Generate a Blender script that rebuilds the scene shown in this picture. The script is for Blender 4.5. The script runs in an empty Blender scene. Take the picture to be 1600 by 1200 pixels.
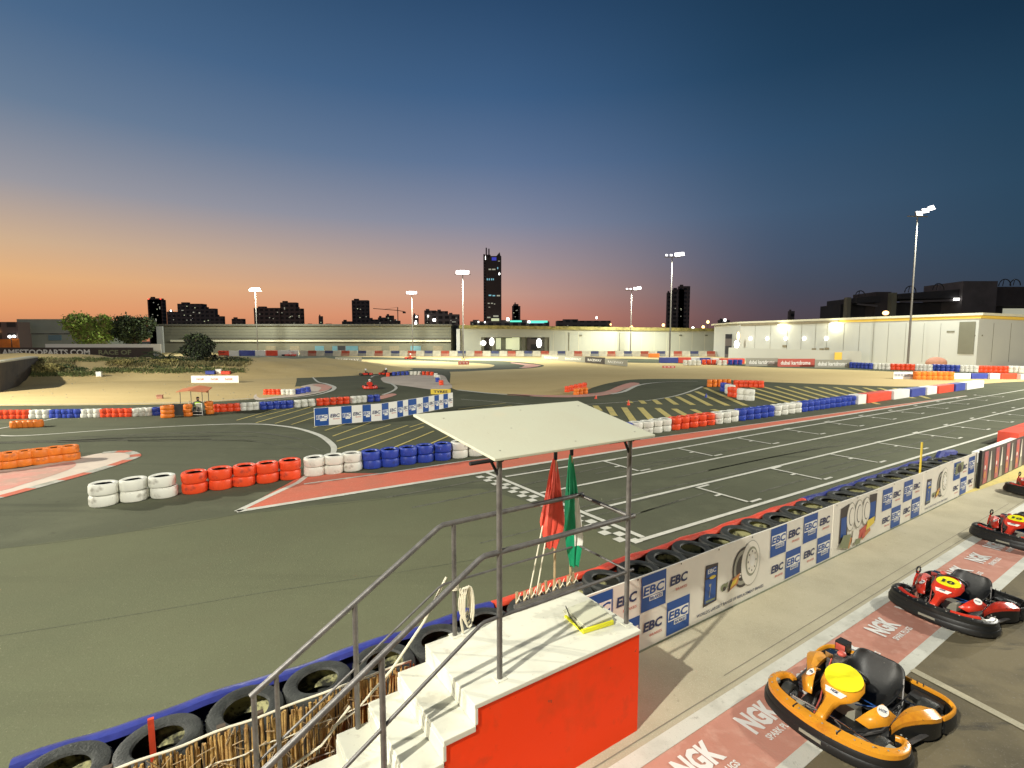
import bpy, math, random
from mathutils import Vector, Matrix
random.seed(7)
C = bpy.context.scene.collection
# ---------------------------------------------------------------- camera
F, CX, CY, H, HZ = 790.0, 800.0, 600.0, 3.8, 532.0
P = math.atan((CY - HZ) / F)
T = math.radians(56.5)
cam_d = bpy.data.cameras.new('camera'); cam = bpy.data.objects.new('camera', cam_d); C.objects.link(cam)
cam.location = (0, 0, H); cam.rotation_euler = (math.pi/2 - P, 0, 0)
cam_d.sensor_width = 36; cam_d.lens = F/1600*36; cam_d.clip_end = 5000; cam_d.clip_start = 0.05
sc = bpy.context.scene; sc.camera = cam
sc.view_settings.view_transform = 'Standard'; sc.view_settings.look = 'None'
sc.view_settings.exposure = 0; sc.view_settings.gamma = 1
sc.cycles.use_denoising = True
sc.cycles.max_bounces = 6; sc.cycles.diffuse_bounces = 3

def lin(c):
    return tuple((v/255/12.92 if v/255 <= .04045 else ((v/255+.055)/1.055)**2.4) for v in c)
# ---------------------------------------------------------------- dusk sky
w = bpy.data.worlds.new('World'); sc.world = w; w.use_nodes = True
nt = w.node_tree; nt.nodes.clear()
N = nt.nodes.new; K = nt.links.new
out = N('ShaderNodeOutputWorld'); bg = N('ShaderNodeBackground'); K(bg.outputs[0], out.inputs[0])
tc = N('ShaderNodeTexCoord'); sx = N('ShaderNodeSeparateXYZ'); K(tc.outputs['Generated'], sx.inputs[0])
SKY = {  # sin(elevation): sRGB for four azimuths from left to right
 'L': [(0.0,(200,130,92)),(.045,(230,160,108)),(.09,(233,180,124)),(.14,(210,178,144)),(.22,(156,154,160)),(.32,(106,126,150)),(.42,(76,105,138)),(.56,(48,80,113)),(1,(24,46,72))],
 'C': [(0.0,(186,112,94)),(.045,(206,136,114)),(.09,(196,152,138)),(.14,(172,150,150)),(.22,(130,136,158)),(.32,(92,114,148)),(.42,(62,94,132)),(.56,(38,68,102)),(1,(18,36,60))],
 'D': [(0.0,(86,68,72)),(.045,(92,78,86)),(.09,(84,84,98)),(.14,(80,90,112)),(.22,(74,96,124)),(.32,(56,86,118)),(.42,(38,70,100)),(.56,(25,54,80)),(1,(12,28,46))],
 'R': [(0.0,(42,46,56)),(.045,(44,56,70)),(.09,(40,62,80)),(.14,(36,66,86)),(.22,(32,64,86)),(.32,(26,57,79)),(.42,(18,43,64)),(.56,(12,28,46)),(1,(8,20,34))]}
ramps = {}
for k, v in SKY.items():
    r = N('ShaderNodeValToRGB'); K(sx.outputs['Z'], r.inputs[0]); cr = r.color_ramp
    cr.elements[0].position = 0; cr.elements[0].color = (*lin(v[0][1]), 1)
    cr.elements[1].position = 1; cr.elements[1].color = (*lin(v[-1][1]), 1)
    for p_, c_ in v[1:-1]:
        e = cr.elements.new(p_); e.color = (*lin(c_), 1)
    ramps[k] = r
at = N('ShaderNodeMath'); at.operation = 'ARCTAN2'; K(sx.outputs['X'], at.inputs[0]); K(sx.outputs['Y'], at.inputs[1])
m1 = N('ShaderNodeMapRange'); K(at.outputs[0], m1.inputs[0]); m1.inputs[1].default_value = -.85; m1.inputs[2].default_value = .05
m2 = N('ShaderNodeMapRange'); K(at.outputs[0], m2.inputs[0]); m2.inputs[1].default_value = -.08; m2.inputs[2].default_value = .52; m2.interpolation_type = 'SMOOTHSTEP'
m3 = N('ShaderNodeMapRange'); K(at.outputs[0], m3.inputs[0]); m3.inputs[1].default_value = .22; m3.inputs[2].default_value = 1.0; m3.interpolation_type = 'SMOOTHSTEP'
x1 = N('ShaderNodeMixRGB'); K(m1.outputs[0], x1.inputs[0]); K(ramps['L'].outputs[0], x1.inputs[1]); K(ramps['C'].outputs[0], x1.inputs[2])
x2 = N('ShaderNodeMixRGB'); K(m2.outputs[0], x2.inputs[0]); K(x1.outputs[0], x2.inputs[1]); K(ramps['D'].outputs[0], x2.inputs[2])
x3 = N('ShaderNodeMixRGB'); K(m3.outputs[0], x3.inputs[0]); K(x2.outputs[0], x3.inputs[1]); K(ramps['R'].outputs[0], x3.inputs[2])
K(x3.outputs[0], bg.inputs[0]); bg.inputs[1].default_value = 1.0
# ---------------------------------------------------------------- coordinates
def ray(x, y):
    a = (x-CX)/F; b = -(y-CY)/F
    return Vector((a, math.cos(P)+b*math.sin(P), -math.sin(P)+b*math.cos(P)))
def G(x, y, z=0.0):
    d = ray(x, y); t = (z-H)/d.z
    return Vector((d.x*t, d.y*t, z))
def W(s, t, z=0.0):                    # along the straight, across it, up
    return Vector((s*math.sin(T)-t*math.cos(T), s*math.cos(T)+t*math.sin(T), z))
def ZAT(x, y, py):                     # height seen at picture row py above the ground point x, y
    b = -(py-CY)/F
    return H + y*(b*math.cos(P)-math.sin(P))/(math.cos(P)+b*math.sin(P))
def GD(px, D, z=0.0):                  # ground point under picture column px at distance D
    return Vector(((px-CX)/F*D, D, z))
ROT_ST = math.pi/2 - T                 # z rotation that turns local x into the straight's direction
# ---------------------------------------------------------------- materials
def mat(name, col, rough=.7, var=.0, scale=4, bump=0, bscale=40, metal=0, col2=None, emit=None, estr=0, det=4, spec=.5, coat=0, stretch=None):
    m = bpy.data.materials.new(name); m.use_nodes = True
    t = m.node_tree; b = t.nodes['Principled BSDF']
    b.inputs['Roughness'].default_value = rough; b.inputs['Metallic'].default_value = metal
    b.inputs['Specular IOR Level'].default_value = spec
    if coat: b.inputs['Coat Weight'].default_value = coat
    b.inputs['Base Color'].default_value = (*col, 1)
    if emit:
        b.inputs['Emission Color'].default_value = (*emit, 1); b.inputs['Emission Strength'].default_value = estr
        m.cycles.emission_sampling = 'NONE'
    if var or bump:
        c = t.nodes.new('ShaderNodeTexCoord'); mp = t.nodes.new('ShaderNodeMapping'); t.links.new(c.outputs['Object'], mp.inputs[0])
        if stretch: mp.inputs['Rotation'].default_value = (0, 0, stretch[0]); mp.inputs['Scale'].default_value = stretch[1]
    if var:
        n = t.nodes.new('ShaderNodeTexNoise'); n.inputs['Scale'].default_value = scale; n.inputs['Detail'].default_value = det
        n.inputs['Roughness'].default_value = .65
        t.links.new(mp.outputs[0], n.inputs[0])
        r = t.nodes.new('ShaderNodeValToRGB'); t.links.new(n.outputs[0], r.inputs[0])
        c2 = col2 or tuple(v*(1-var) for v in col)
        r.color_ramp.elements[0].position = .32; r.color_ramp.elements[0].color = (*c2, 1)
        r.color_ramp.elements[1].position = .68; r.color_ramp.elements[1].color = (*(col if col2 else tuple(min(1, v*(1+var*.6)) for v in col)), 1)
        t.links.new(r.outputs[0], b.inputs['Base Color'])
        m['mix'] = 1
    if bump:
        n2 = t.nodes.new('ShaderNodeTexNoise'); n2.inputs['Scale'].default_value = bscale; n2.inputs['Detail'].default_value = 6
        t.links.new(c.outputs['Object'], n2.inputs[0])
        bp = t.nodes.new('ShaderNodeBump'); bp.inputs['Strength'].default_value = bump; bp.inputs['Distance'].default_value = .02
        t.links.new(n2.outputs[0], bp.inputs['Height']); t.links.new(bp.outputs[0], b.inputs['Normal'])
    return m
def layered(name, base, layers, rough=.85, bump=.3, bscale=60):
    """base colour with several noise layers: (scale, colour, lo, hi, stretch)"""
    m = bpy.data.materials.new(name); m.use_nodes = True
    t = m.node_tree; b = t.nodes['Principled BSDF']; b.inputs['Roughness'].default_value = rough
    b.inputs['Specular IOR Level'].default_value = .08 if rough > .7 else .4
    c = t.nodes.new('ShaderNodeTexCoord'); prev = None
    for sc_, col, lo, hi, st in layers:
        mp = t.nodes.new('ShaderNodeMapping'); t.links.new(c.outputs['Object'], mp.inputs[0])
        if st: mp.inputs['Rotation'].default_value = (0, 0, st[0]); mp.inputs['Scale'].default_value = st[1]
        n = t.nodes.new('ShaderNodeTexNoise'); n.inputs['Scale'].default_value = sc_; n.inputs['Detail'].default_value = 5
        n.inputs['Roughness'].default_value = .6
        t.links.new(mp.outputs[0], n.inputs[0])
        mr = t.nodes.new('ShaderNodeMapRange'); t.links.new(n.outputs[0], mr.inputs[0])
        mr.inputs[1].default_value = lo; mr.inputs[2].default_value = hi
        x = t.nodes.new('ShaderNodeMixRGB'); t.links.new(mr.outputs[0], x.inputs[0])
        if prev: t.links.new(prev, x.inputs[1])
        else: x.inputs[1].default_value = (*base, 1)
        x.inputs[2].default_value = (*col, 1); prev = x.outputs[0]
    t.links.new(prev, b.inputs['Base Color'])
    n2 = t.nodes.new('ShaderNodeTexNoise'); n2.inputs['Scale'].default_value = bscale; n2.inputs['Detail'].default_value = 8
    t.links.new(c.outputs['Object'], n2.inputs[0])
    bp = t.nodes.new('ShaderNodeBump'); bp.inputs['Strength'].default_value = bump; bp.inputs['Distance'].default_value = .01
    t.links.new(n2.outputs[0], bp.inputs['Height']); t.links.new(bp.outputs[0], b.inputs['Normal'])
    return m
along = (-ROT_ST, (.12, 1.4, 1))
M = {}
M['asphalt'] = layered('asphalt', (.112,.117,.076), [(.10,(.088,.093,.060),.4,.62,None), (.7,(.126,.131,.084),.5,.75,None), (.9,(.076,.080,.053),.56,.74,along), (5,(.09,.092,.06),.6,.7,None), (45,(.165,.165,.115),.60,.74,None), (70,(.045,.045,.035),.60,.76,None)], rough=.95)
M['old_asphalt'] = layered('old_asphalt', (.136,.142,.082), [(.12,(.112,.119,.070),.4,.62,None), (.6,(.124,.126,.074),.45,.7,None), (.5,(.104,.108,.064),.56,.74,along), (45,(.19,.19,.125),.60,.74,None), (75,(.07,.07,.045),.60,.74,None)], rough=.95, bump=.5, bscale=45)
M['pit_asphalt'] = layered('pit_asphalt', (.178,.148,.088), [(.8,(.105,.09,.058),.45,.65,None), (2.2,(.05,.047,.042),.60,.72,(.6,(.3,1.5,1))), (60,(.22,.2,.16),.58,.75,None)], rough=.8)
M['apron'] = layered('apron', (.465,.42,.295), [(1.0,(.40,.36,.25),.4,.62,None), (14,(.33,.30,.21),.63,.75,None), (80,(.56,.52,.39),.55,.7,None)], rough=.9)
M['gap_concrete'] = layered('gap_concrete', (.17,.18,.12), [(3,(.11,.12,.08),.45,.65,None), (50,(.24,.24,.17),.58,.72,None)], rough=.9)
M['sand'] = layered('sand', (.64,.49,.235), [(.08,(.57,.43,.20),.4,.65,None), (.5,(.66,.51,.25),.5,.7,(.2,(.3,2,1))), (3,(.45,.33,.15),.6,.75,None), (30,(.6,.5,.3),.55,.75,None)], rough=.95, bump=.5, bscale=8)
M['run_off'] = layered('run_off', (.68,.58,.48), [(.4,(.58,.49,.40),.45,.65,None), (3,(.6,.5,.42),.5,.7,None)], rough=.9)
M['pink_concrete'] = layered('pink_concrete', (.62,.30,.24), [(.8,(.5,.33,.26),.45,.6,None), (4,(.66,.36,.29),.5,.7,None), (25,(.3,.2,.16),.66,.74,None)], rough=.85)
M['red_paint'] = layered('red_paint', (.62,.16,.10), [(.5,(.52,.17,.11),.42,.62,None), (2.5,(.44,.14,.09),.55,.75,along), (30,(.68,.26,.18),.56,.74,None)], rough=.75)
M['pit_pink'] = layered('pit_pink', (.56,.27,.20), [(1.2,(.50,.23,.165),.45,.62,None), (6,(.60,.33,.25),.5,.7,None), (40,(.44,.27,.2),.62,.75,None)], rough=.8)
M['white_paint'] = layered('white_paint', (.62,.61,.52), [(2.5,(.5,.49,.41),.45,.68,None), (12,(.3,.3,.24),.62,.74,None), (60,(.42,.42,.34),.6,.74,None)], rough=.7)
M['worn_white'] = layered('worn_white', (.50,.49,.42), [(3,(.34,.33,.27),.42,.62,None), (14,(.2,.2,.16),.57,.7,None)], rough=.8)
M['yellow_paint'] = layered('yellow_paint', (.58,.48,.17), [(2,(.48,.41,.17),.45,.65,None), (12,(.2,.19,.1),.6,.72,None)], rough=.8)
M['tyre_white'] = layered('tyre_white', (0.7, 0.69, 0.6), [(1.1,(0.595, 0.586, 0.51),.5,.72,None),(3,(0.38, 0.36, 0.3),.60,.70,None), (14,(.10,.10,.09),.67,.72,None)], rough=0.45, bump=.15, bscale=25)
M['tyre_red'] = layered('tyre_red', (0.78, 0.075, 0.02), [(1.1,(0.663, 0.064, 0.017),.5,.72,None),(3,(0.42, 0.05, 0.025),.60,.70,None), (14,(.08,.03,.025),.67,.72,None)], rough=0.42, bump=.15, bscale=25)
M['tyre_blue'] = layered('tyre_blue', (0.03, 0.06, 0.36), [(1.1,(0.025, 0.051, 0.306),.5,.72,None),(3,(0.03, 0.045, 0.2),.60,.70,None), (14,(.03,.03,.05),.67,.72,None)], rough=0.4, bump=.15, bscale=25)
M['tyre_orange'] = layered('tyre_orange', (0.74, 0.19, 0.02), [(1.1,(0.629, 0.162, 0.017),.5,.72,None),(3,(0.48, 0.13, 0.03),.60,.70,None), (14,(.1,.05,.03),.67,.72,None)], rough=0.45, bump=.15, bscale=25)
M['rubber'] = mat('rubber', (.034,.036,.031), .6, .45, 6, .4, 50, spec=.4)
M['dusty_lit_liner'] = layered('dusty_lit_liner', (.03,.03,.024), [(2.6,(.42,.40,.20),.47,.55,None),(9,(.05,.05,.035),.55,.65,None)], rough=.9)  # pale noise patches paint lamplight on the dusty tyre insides
M['steel'] = mat('steel', (.17,.16,.15), .5, .3, 9, .1, 60, metal=.55)
M['galvanised'] = mat('galvanised', (.15,.14,.125), .55, .15, 3, metal=.4)
M['black_plastic'] = layered('black_plastic', (0.014, 0.014, 0.013), [(1.1,(0.011, 0.011, 0.010),.5,.72,None),(3,(0.024, 0.023, 0.020),.60,.70,None), (30,(.09,.085,.07),.66,.72,None)], rough=0.45, bump=.15, bscale=25)
M['chrome'] = mat('chrome', (.6,.6,.6), .2, metal=1)
M['stage_white'] = layered('stage_white', (0.67, 0.66, 0.54), [(1.1,(0.527, 0.518, 0.425),.5,.72,None),(3,(0.52, 0.5, 0.4),.60,.70,None), (9,(.52,.49,.40),.62,.74,None), (40,(.30,.28,.22),.68,.74,None)], rough=0.55, bump=.15, bscale=25)
M['stage_red'] = layered('stage_red', (0.95, 0.058, 0.008), [(1.1,(0.68, 0.066, 0.013),.5,.72,None),(3,(0.80, 0.06, 0.012),.60,.70,None), (.9,(.92,.09,.025),.60,.80,(0,(1.5,1.5,.25))), (11,(.42,.07,.03),.69,.73,None)], rough=0.5, bump=.15, bscale=25)
M['stage_red'].node_tree.nodes['Principled BSDF'].inputs['Specular IOR Level'].default_value = .12
M['roof_cream'] = layered('roof_cream', (0.52, 0.515, 0.385), [(1.1,(0.51, 0.493, 0.365),.5,.72,None),(3,(0.54, 0.51, 0.37),.60,.70,None), (22,(.40,.36,.25),.70,.74,None)], rough=0.6, bump=.15, bscale=25)
M['dark_gap'] = mat('dark_gap', (.012,.012,.012), .9)
M['ink_blue'] = mat('ink_blue', (.012,.075,.30), .45)
M['ink_white'] = mat('ink_white', (.85,.83,.75), .5)
M['ink_navy'] = mat('ink_navy', (.02,.03,.10), .5)
M['ink_red'] = mat('ink_red', (.55,.10,.07), .5)
M['vinyl'] = mat('vinyl', (.80,.755,.64), .5, .06, 2, .1, 3)
M['ink_grey'] = mat('ink_grey', (.33,.32,.25), .5)
M['ink_dark'] = mat('ink_dark', (.05,.04,.035), .5)
M['ink_orange'] = mat('ink_orange', (.55,.22,.07), .5)
M['ink_yellow'] = mat('ink_yellow', (.75,.55,.06), .5)
M['ink_green'] = mat('ink_green', (.22,.24,.13), .5)
M['ink_pink'] = mat('ink_pink', (.42,.10,.12), .5)
M['belt_blue'] = mat('belt_blue', (.035,.045,.24), .35, .3, 4, .5, 9)
M['belt_red'] = mat('belt_red', (.75,.08,.035), .38, .25, 4, .5, 9)
M['belt_white'] = mat('belt_white', (.7,.68,.6), .4, .15, 4, .4, 9)
M['reed'] = mat('reed', (.55,.36,.12), .8, .6, 9, .4, 60, col2=(.30,.16,.05))
M['wood'] = mat('wood', (.42,.30,.16), .7, .4, 8)
M['rope'] = mat('rope', (.72,.66,.50), .8, .1, 30)
M['flag_red'] = mat('flag_red', (.78,.085,.05), .6, .12, 5)
M['flag_green'] = mat('flag_green', (.0,.30,.13), .6, .12, 5)
M['kart_orange'] = layered('kart_orange', (0.82, 0.35, 0.025), [(1.1,(0.68, 0.246, 0.017),.5,.72,None),(3,(0.62, 0.22, 0.02),.60,.70,None), (16,(.16,.08,.03),.66,.70,None), (60,(.5,.3,.14),.66,.7,None)], rough=0.3, bump=.15, bscale=25)
M['kart_red'] = layered('kart_red', (0.62, 0.04, 0.018), [(1.1,(0.527, 0.034, 0.015),.5,.72,None),(3,(0.36, 0.03, 0.02),.60,.70,None), (16,(.05,.03,.03),.63,.68,None), (50,(.5,.3,.25),.66,.7,None)], rough=0.3, bump=.15, bscale=25)
M['number_yellow'] = mat('number_yellow', (.80,.76,.02), .35)
M['skin'] = mat('skin', (.32,.18,.11), .6)
M['hi_vis'] = mat('hi_vis', (.38,.62,.05), .7, .2, 30)
M['dark_cloth'] = mat('dark_cloth', (.03,.03,.035), .8)
M['helmet_white'] = mat('helmet_white', (.75,.75,.72), .25, coat=.5)
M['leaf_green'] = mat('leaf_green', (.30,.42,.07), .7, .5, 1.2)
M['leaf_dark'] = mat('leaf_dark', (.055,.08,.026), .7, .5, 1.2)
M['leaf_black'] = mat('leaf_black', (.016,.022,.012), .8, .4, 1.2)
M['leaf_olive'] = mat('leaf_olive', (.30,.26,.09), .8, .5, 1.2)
M['bark'] = mat('bark', (.08,.055,.035), .9, .3, 8)
M['wall_beige'] = mat('wall_beige', (.14,.137,.098), .8, .10, .3)
M['wall_light'] = mat('wall_light', (.37,.38,.32), .7, .05, .15)
M['wall_grey'] = mat('wall_grey', (.34,.36,.29), .8, .10, .3)
M['wall_white'] = mat('wall_white', (.41,.42,.39), .6, .04, .1)
M['wall_trim'] = mat('wall_trim', (.10,.095,.075), .8)
M['cornice'] = mat('cornice', (.52,.5,.38), .7)
M['trim_yellow'] = mat('trim_yellow', (.62,.42,.07), .6)
M['shutter'] = mat('shutter', (.20,.17,.11), .7, .2, 2)
M['window_blue'] = mat('window_blue', (.10,.22,.27), .3)
def facade(name, wall, win, lit=(.3,.25,.15), k=.0):
    m = bpy.data.materials.new(name); m.use_nodes = True; t = m.node_tree; b = t.nodes['Principled BSDF']; b.inputs['Roughness'].default_value = .7
    c = t.nodes.new('ShaderNodeTexCoord'); mp = t.nodes.new('ShaderNodeMapping'); mp.inputs['Rotation'].default_value = (math.pi/2,0,0); t.links.new(c.outputs['Object'], mp.inputs[0])
    br = t.nodes.new('ShaderNodeTexBrick'); t.links.new(mp.outputs[0], br.inputs[0]); br.inputs['Scale'].default_value = 1; br.offset = 0
    br.inputs['Brick Width'].default_value = 4.2; br.inputs['Row Height'].default_value = 3.4; br.inputs['Mortar Size'].default_value = .85
    br.inputs['Color1'].default_value = (*win,1); br.inputs['Color2'].default_value = (*[v*.3 for v in win],1); br.inputs['Mortar'].default_value = (*wall,1)
    t.links.new(br.outputs[0], b.inputs['Base Color']); return m
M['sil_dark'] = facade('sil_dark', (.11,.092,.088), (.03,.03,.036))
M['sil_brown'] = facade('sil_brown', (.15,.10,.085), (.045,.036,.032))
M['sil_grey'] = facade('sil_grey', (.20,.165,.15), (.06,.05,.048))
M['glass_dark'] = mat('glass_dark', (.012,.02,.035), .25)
M['lamp'] = mat('lamp', (1,1,1), .5, emit=(1,.97,.98), estr=7)
M['lit_white'] = mat('lit_white', (1,1,1), .5, emit=(1,.98,.9), estr=6)
M['lit_warm'] = mat('lit_warm', (1,.8,.5), .5, emit=(1,.55,.2), estr=5)
M['lit_dim'] = mat('lit_dim', (.6,.6,.5), .5, emit=(.5,.5,.38), estr=.6)
M['lit_cyan'] = mat('lit_cyan', (.3,.6,.7), .5, emit=(.25,.6,.7), estr=.7)
M['lit_green'] = mat('lit_green', (.2,.8,.6), .5, emit=(.1,.75,.55), estr=1.3)
M['lit_blue'] = mat('lit_blue', (.1,.1,.5), .5, emit=(.05,.06,.5), estr=.8)
M['lit_red'] = mat('lit_red', (1,.1,.05), .5, emit=(1,.08,.05), estr=3)
M['lit_room'] = mat('lit_room', (.7,.7,.5), .5, emit=(.55,.6,.36), estr=.9)
M['car_white'] = mat('car_white', (.5,.5,.48), .3)
M['dirty_red'] = mat('dirty_red', (.40,.07,.04), .7, .3, 1)
M['dirty_blue'] = mat('dirty_blue', (.05,.06,.15), .7, .3, 1)
M['dirty_white'] = mat('dirty_white', (.55,.52,.42), .7, .2, 1)
M['faded_red'] = mat('faded_red', (.45,.22,.15), .8, .2, 1)
M['faded_blue'] = mat('faded_blue', (.28,.28,.26), .8, .2, 1)
M['faded_white'] = mat('faded_white', (.58,.54,.42), .8, .2, 1)
M['solid_red'] = mat('solid_red', (.75,.07,.03), .5, .15, 1)
M['solid_blue'] = mat('solid_blue', (.04,.06,.30), .5, .2, 1)
M['solid_white'] = mat('solid_white', (.80,.78,.72), .5, .08, 1)
M['solid_orange'] = mat('solid_orange', (.75,.20,.02), .5, .15, 1)
M['canopy_orange'] = mat('canopy_orange', (.55,.19,.08), .7, .15, 2)
M['concrete'] = mat('concrete', (.34,.30,.20), .9, .3, .6, .3, 6)
# ---------------------------------------------------------------- mesh helper
class MB:
    def __init__(s): s.v = []; s.f = []; s.m = []; s.sm = []
    def add(s, vs, fs, m=0, smooth=False, X=None):
        o = len(s.v)
        s.v += [tuple(X @ Vector(v)) if X is not None else tuple(v) for v in vs]
        for f in fs: s.f.append([o+i for i in f]); s.m.append(m); s.sm.append(smooth)
        return s
    def box(s, a, b, m=0, X=None):
        (x0,y0,z0),(x1,y1,z1) = a, b
        vs = [(x0,y0,z0),(x1,y0,z0),(x1,y1,z0),(x0,y1,z0),(x0,y0,z1),(x1,y0,z1),(x1,y1,z1),(x0,y1,z1)]
        return s.add(vs, [(3,2,1,0),(4,5,6,7),(0,1,5,4),(1,2,6,5),(2,3,7,6),(3,0,4,7)], m, False, X)
    def prism(s, poly, z0, z1, m=0, X=None, mtop=None):
        n = len(poly); a = sum(poly[i][0]*poly[(i+1)%n][1]-poly[(i+1)%n][0]*poly[i][1] for i in range(n))
        if a < 0: poly = poly[::-1]
        vs = [(p[0],p[1],z0) for p in poly]+[(p[0],p[1],z1) for p in poly]
        s.add(vs, [list(range(n))[::-1]]+[(i,(i+1)%n,n+(i+1)%n,n+i) for i in range(n)], m, False, X)
        return s.add([(p[0],p[1],z1) for p in poly], [list(range(n))], m if mtop is None else mtop, False, X)
    def sheet(s, pts, m=0, X=None):
        n = len(pts); a = sum(pts[i][0]*pts[(i+1)%n][1]-pts[(i+1)%n][0]*pts[i][1] for i in range(n))
        if a < 0: pts = pts[::-1]
        return s.add(pts, [list(range(n))], m, False, X)
    def tube(s, pts, r, m=0, n=8, X=None, flat=1.0, closed=False):
        pts = [Vector(p) for p in pts]; k = len(pts)
        rs = r if isinstance(r, (list, tuple)) else [r]*k
        vs = []; fs = []
        for i, p in enumerate(pts):
            if closed: d = pts[(i+1)%k]-pts[i-1]
            else: d = (pts[min(i+1,k-1)]-pts[max(i-1,0)])
            d = d.normalized() if d.length > 1e-9 else Vector((0,0,1))
            up = Vector((0,0,1)) if abs(d.z) < .95 else Vector((1,0,0))
            a = d.cross(up).normalized(); b = a.cross(d).normalized()
            for j in range(n):
                th = 2*math.pi*j/n
                vs.append(p + a*math.cos(th)*rs[i] + b*math.sin(th)*rs[i]*flat)
        for i in range(k if closed else k-1):
            i2 = (i+1) % k
            for j in range(n): fs.append((i*n+j, i2*n+j, i2*n+(j+1)%n, i*n+(j+1)%n))
        if not closed: fs += [list(range(n))[::-1] if False else list(range(n)), [(k-1)*n+j for j in range(n)][::-1]]
        return s.add(vs, fs, m, True, X)
    def lathe(s, prof, n=24, m=0, X=None, closed=True, mats=None):
        k = len(prof); vs = []
        for i in range(n):
            th = 2*math.pi*i/n
            for r, z in prof: vs.append((r*math.cos(th), r*math.sin(th), z))
        o = len(s.v); s.v += [tuple(X @ Vector(v)) if X is not None else v for v in vs]
        for i in range(n):
            for j in range(k if closed else k-1):
                j2 = (j+1) % k; i2 = (i+1) % n
                s.f.append([o+i*k+j, o+i2*k+j, o+i2*k+j2, o+i*k+j2]); s.m.append(mats[j] if mats else m); s.sm.append(True)
        return s
    def ribbon(s, A, B, m=0, smooth=True, X=None):   # surface between two polylines
        n = len(A)
        return s.add(list(A)+list(B), [(i, i+1, n+i+1, n+i) for i in range(n-1)], m, smooth, X)
    def ball(s, c, r, m=0, n=10, k=7, X=None):
        rr = r if isinstance(r, (tuple, list)) else (r, r, r)
        vs = [(c[0], c[1], c[2]-rr[2])]
        for i in range(1, k):
            ph = -math.pi/2+math.pi*i/k
            for j in range(n):
                th = 2*math.pi*j/n
                vs.append((c[0]+rr[0]*math.cos(ph)*math.cos(th), c[1]+rr[1]*math.cos(ph)*math.sin(th), c[2]+rr[2]*math.sin(ph)))
        vs.append((c[0], c[1], c[2]+rr[2])); fs = []
        for j in range(n):
            fs.append((0, 1+(j+1)%n, 1+j)); fs.append((len(vs)-1, 1+(k-2)*n+j, 1+(k-2)*n+(j+1)%n))
            for i in range(k-2): fs.append((1+i*n+j, 1+i*n+(j+1)%n, 1+(i+1)*n+(j+1)%n, 1+(i+1)*n+j))
        return s.add(vs, fs, m, True, X)
    def mesh(s, name, mats):
        me = bpy.data.meshes.new(name); me.from_pydata(s.v, [], s.f)
        for x in (mats if isinstance(mats, (list, tuple)) else [mats]): me.materials.append(M[x] if isinstance(x, str) else x)
        me.polygons.foreach_set('material_index', s.m); me.polygons.foreach_set('use_smooth', s.sm)
        me.update()
        if any(s.sm): me.set_sharp_from_angle(angle=math.radians(42))
        return me
    def build(s, name, mats, parent=None, bevel=0):
        o = bpy.data.objects.new(name, s.mesh(name, mats)); C.objects.link(o)
        if parent is not None: o.parent = parent
        if bevel:
            b = o.modifiers.new('bevel', 'BEVEL'); b.width = bevel; b.segments = 2; b.limit_method = 'ANGLE'
        return o
def tag(o, label=None, cat=None, group=None, kind=None):
    if label: o['label'] = label
    if cat: o['category'] = cat
    if group: o['group'] = group
    if kind: o['kind'] = kind
    return o
def thing(name, label, cat, loc=(0,0,0), rz=0, group=None, scale=1):
    o = bpy.data.objects.new(name, None); C.objects.link(o); o.location = loc; o.rotation_euler = (0,0,rz)
    o.scale = (scale,)*3; o.empty_display_size = .2
    return tag(o, label, cat, group)
def copy_tree(o, parent=None):
    c = o.copy(); C.objects.link(c)
    if parent is not None: c.parent = parent
    for ch in list(o.children): copy_tree(ch, c)
    return c
_tc = {}
def text_geo(txt, bold=.0):
    if (txt, bold) in _tc: return _tc[(txt, bold)]
    cu = bpy.data.curves.new('t', 'FONT'); cu.body = txt; cu.align_x = 'CENTER'; cu.align_y = 'CENTER'; cu.offset = bold; cu.resolution_u = 2
    o = bpy.data.objects.new('t', cu); C.objects.link(o); bpy.context.view_layer.update()
    me = o.evaluated_get(bpy.context.evaluated_depsgraph_get()).to_mesh()
    vs = [v.co.copy() for v in me.vertices]; fs = [list(p.vertices) for p in me.polygons]
    x0 = min(v.x for v in vs); x1 = max(v.x for v in vs); y0 = min(v.y for v in vs); y1 = max(v.y for v in vs)
    vs = [Vector(((v.x-(x0+x1)/2)/(x1-x0), (v.y-(y0+y1)/2)/(y1-y0), 0)) for v in vs]
    bpy.data.objects.remove(o); bpy.data.curves.remove(cu)
    _tc[(txt, bold)] = (vs, fs); return vs, fs
def put_text(mb, txt, o, ux, uy, wd, ht, m=0, bold=.02, shear=0):
    vs, fs = text_geo(txt, bold); o, ux, uy = Vector(o), Vector(ux), Vector(uy)
    mb.add([o+ux*(v.x*wd+v.y*ht*shear)+uy*v.y*ht for v in vs], fs, m)
def smooth_pts(pts, n=8):
    out = []; k = len(pts)
    for i in range(k-1):
        p0 = pts[max(i-1,0)]; p1 = pts[i]; p2 = pts[i+1]; p3 = pts[min(i+2,k-1)]
        for j in range(n):
            t = j/n
            out.append((p1*2+(p2-p0)*t+(p0*2-p1*5+p2*4-p3)*t*t+(p1*3-p0-p2*3+p3)*t**3)*.5)
    out.append(pts[-1]); return out
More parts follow.
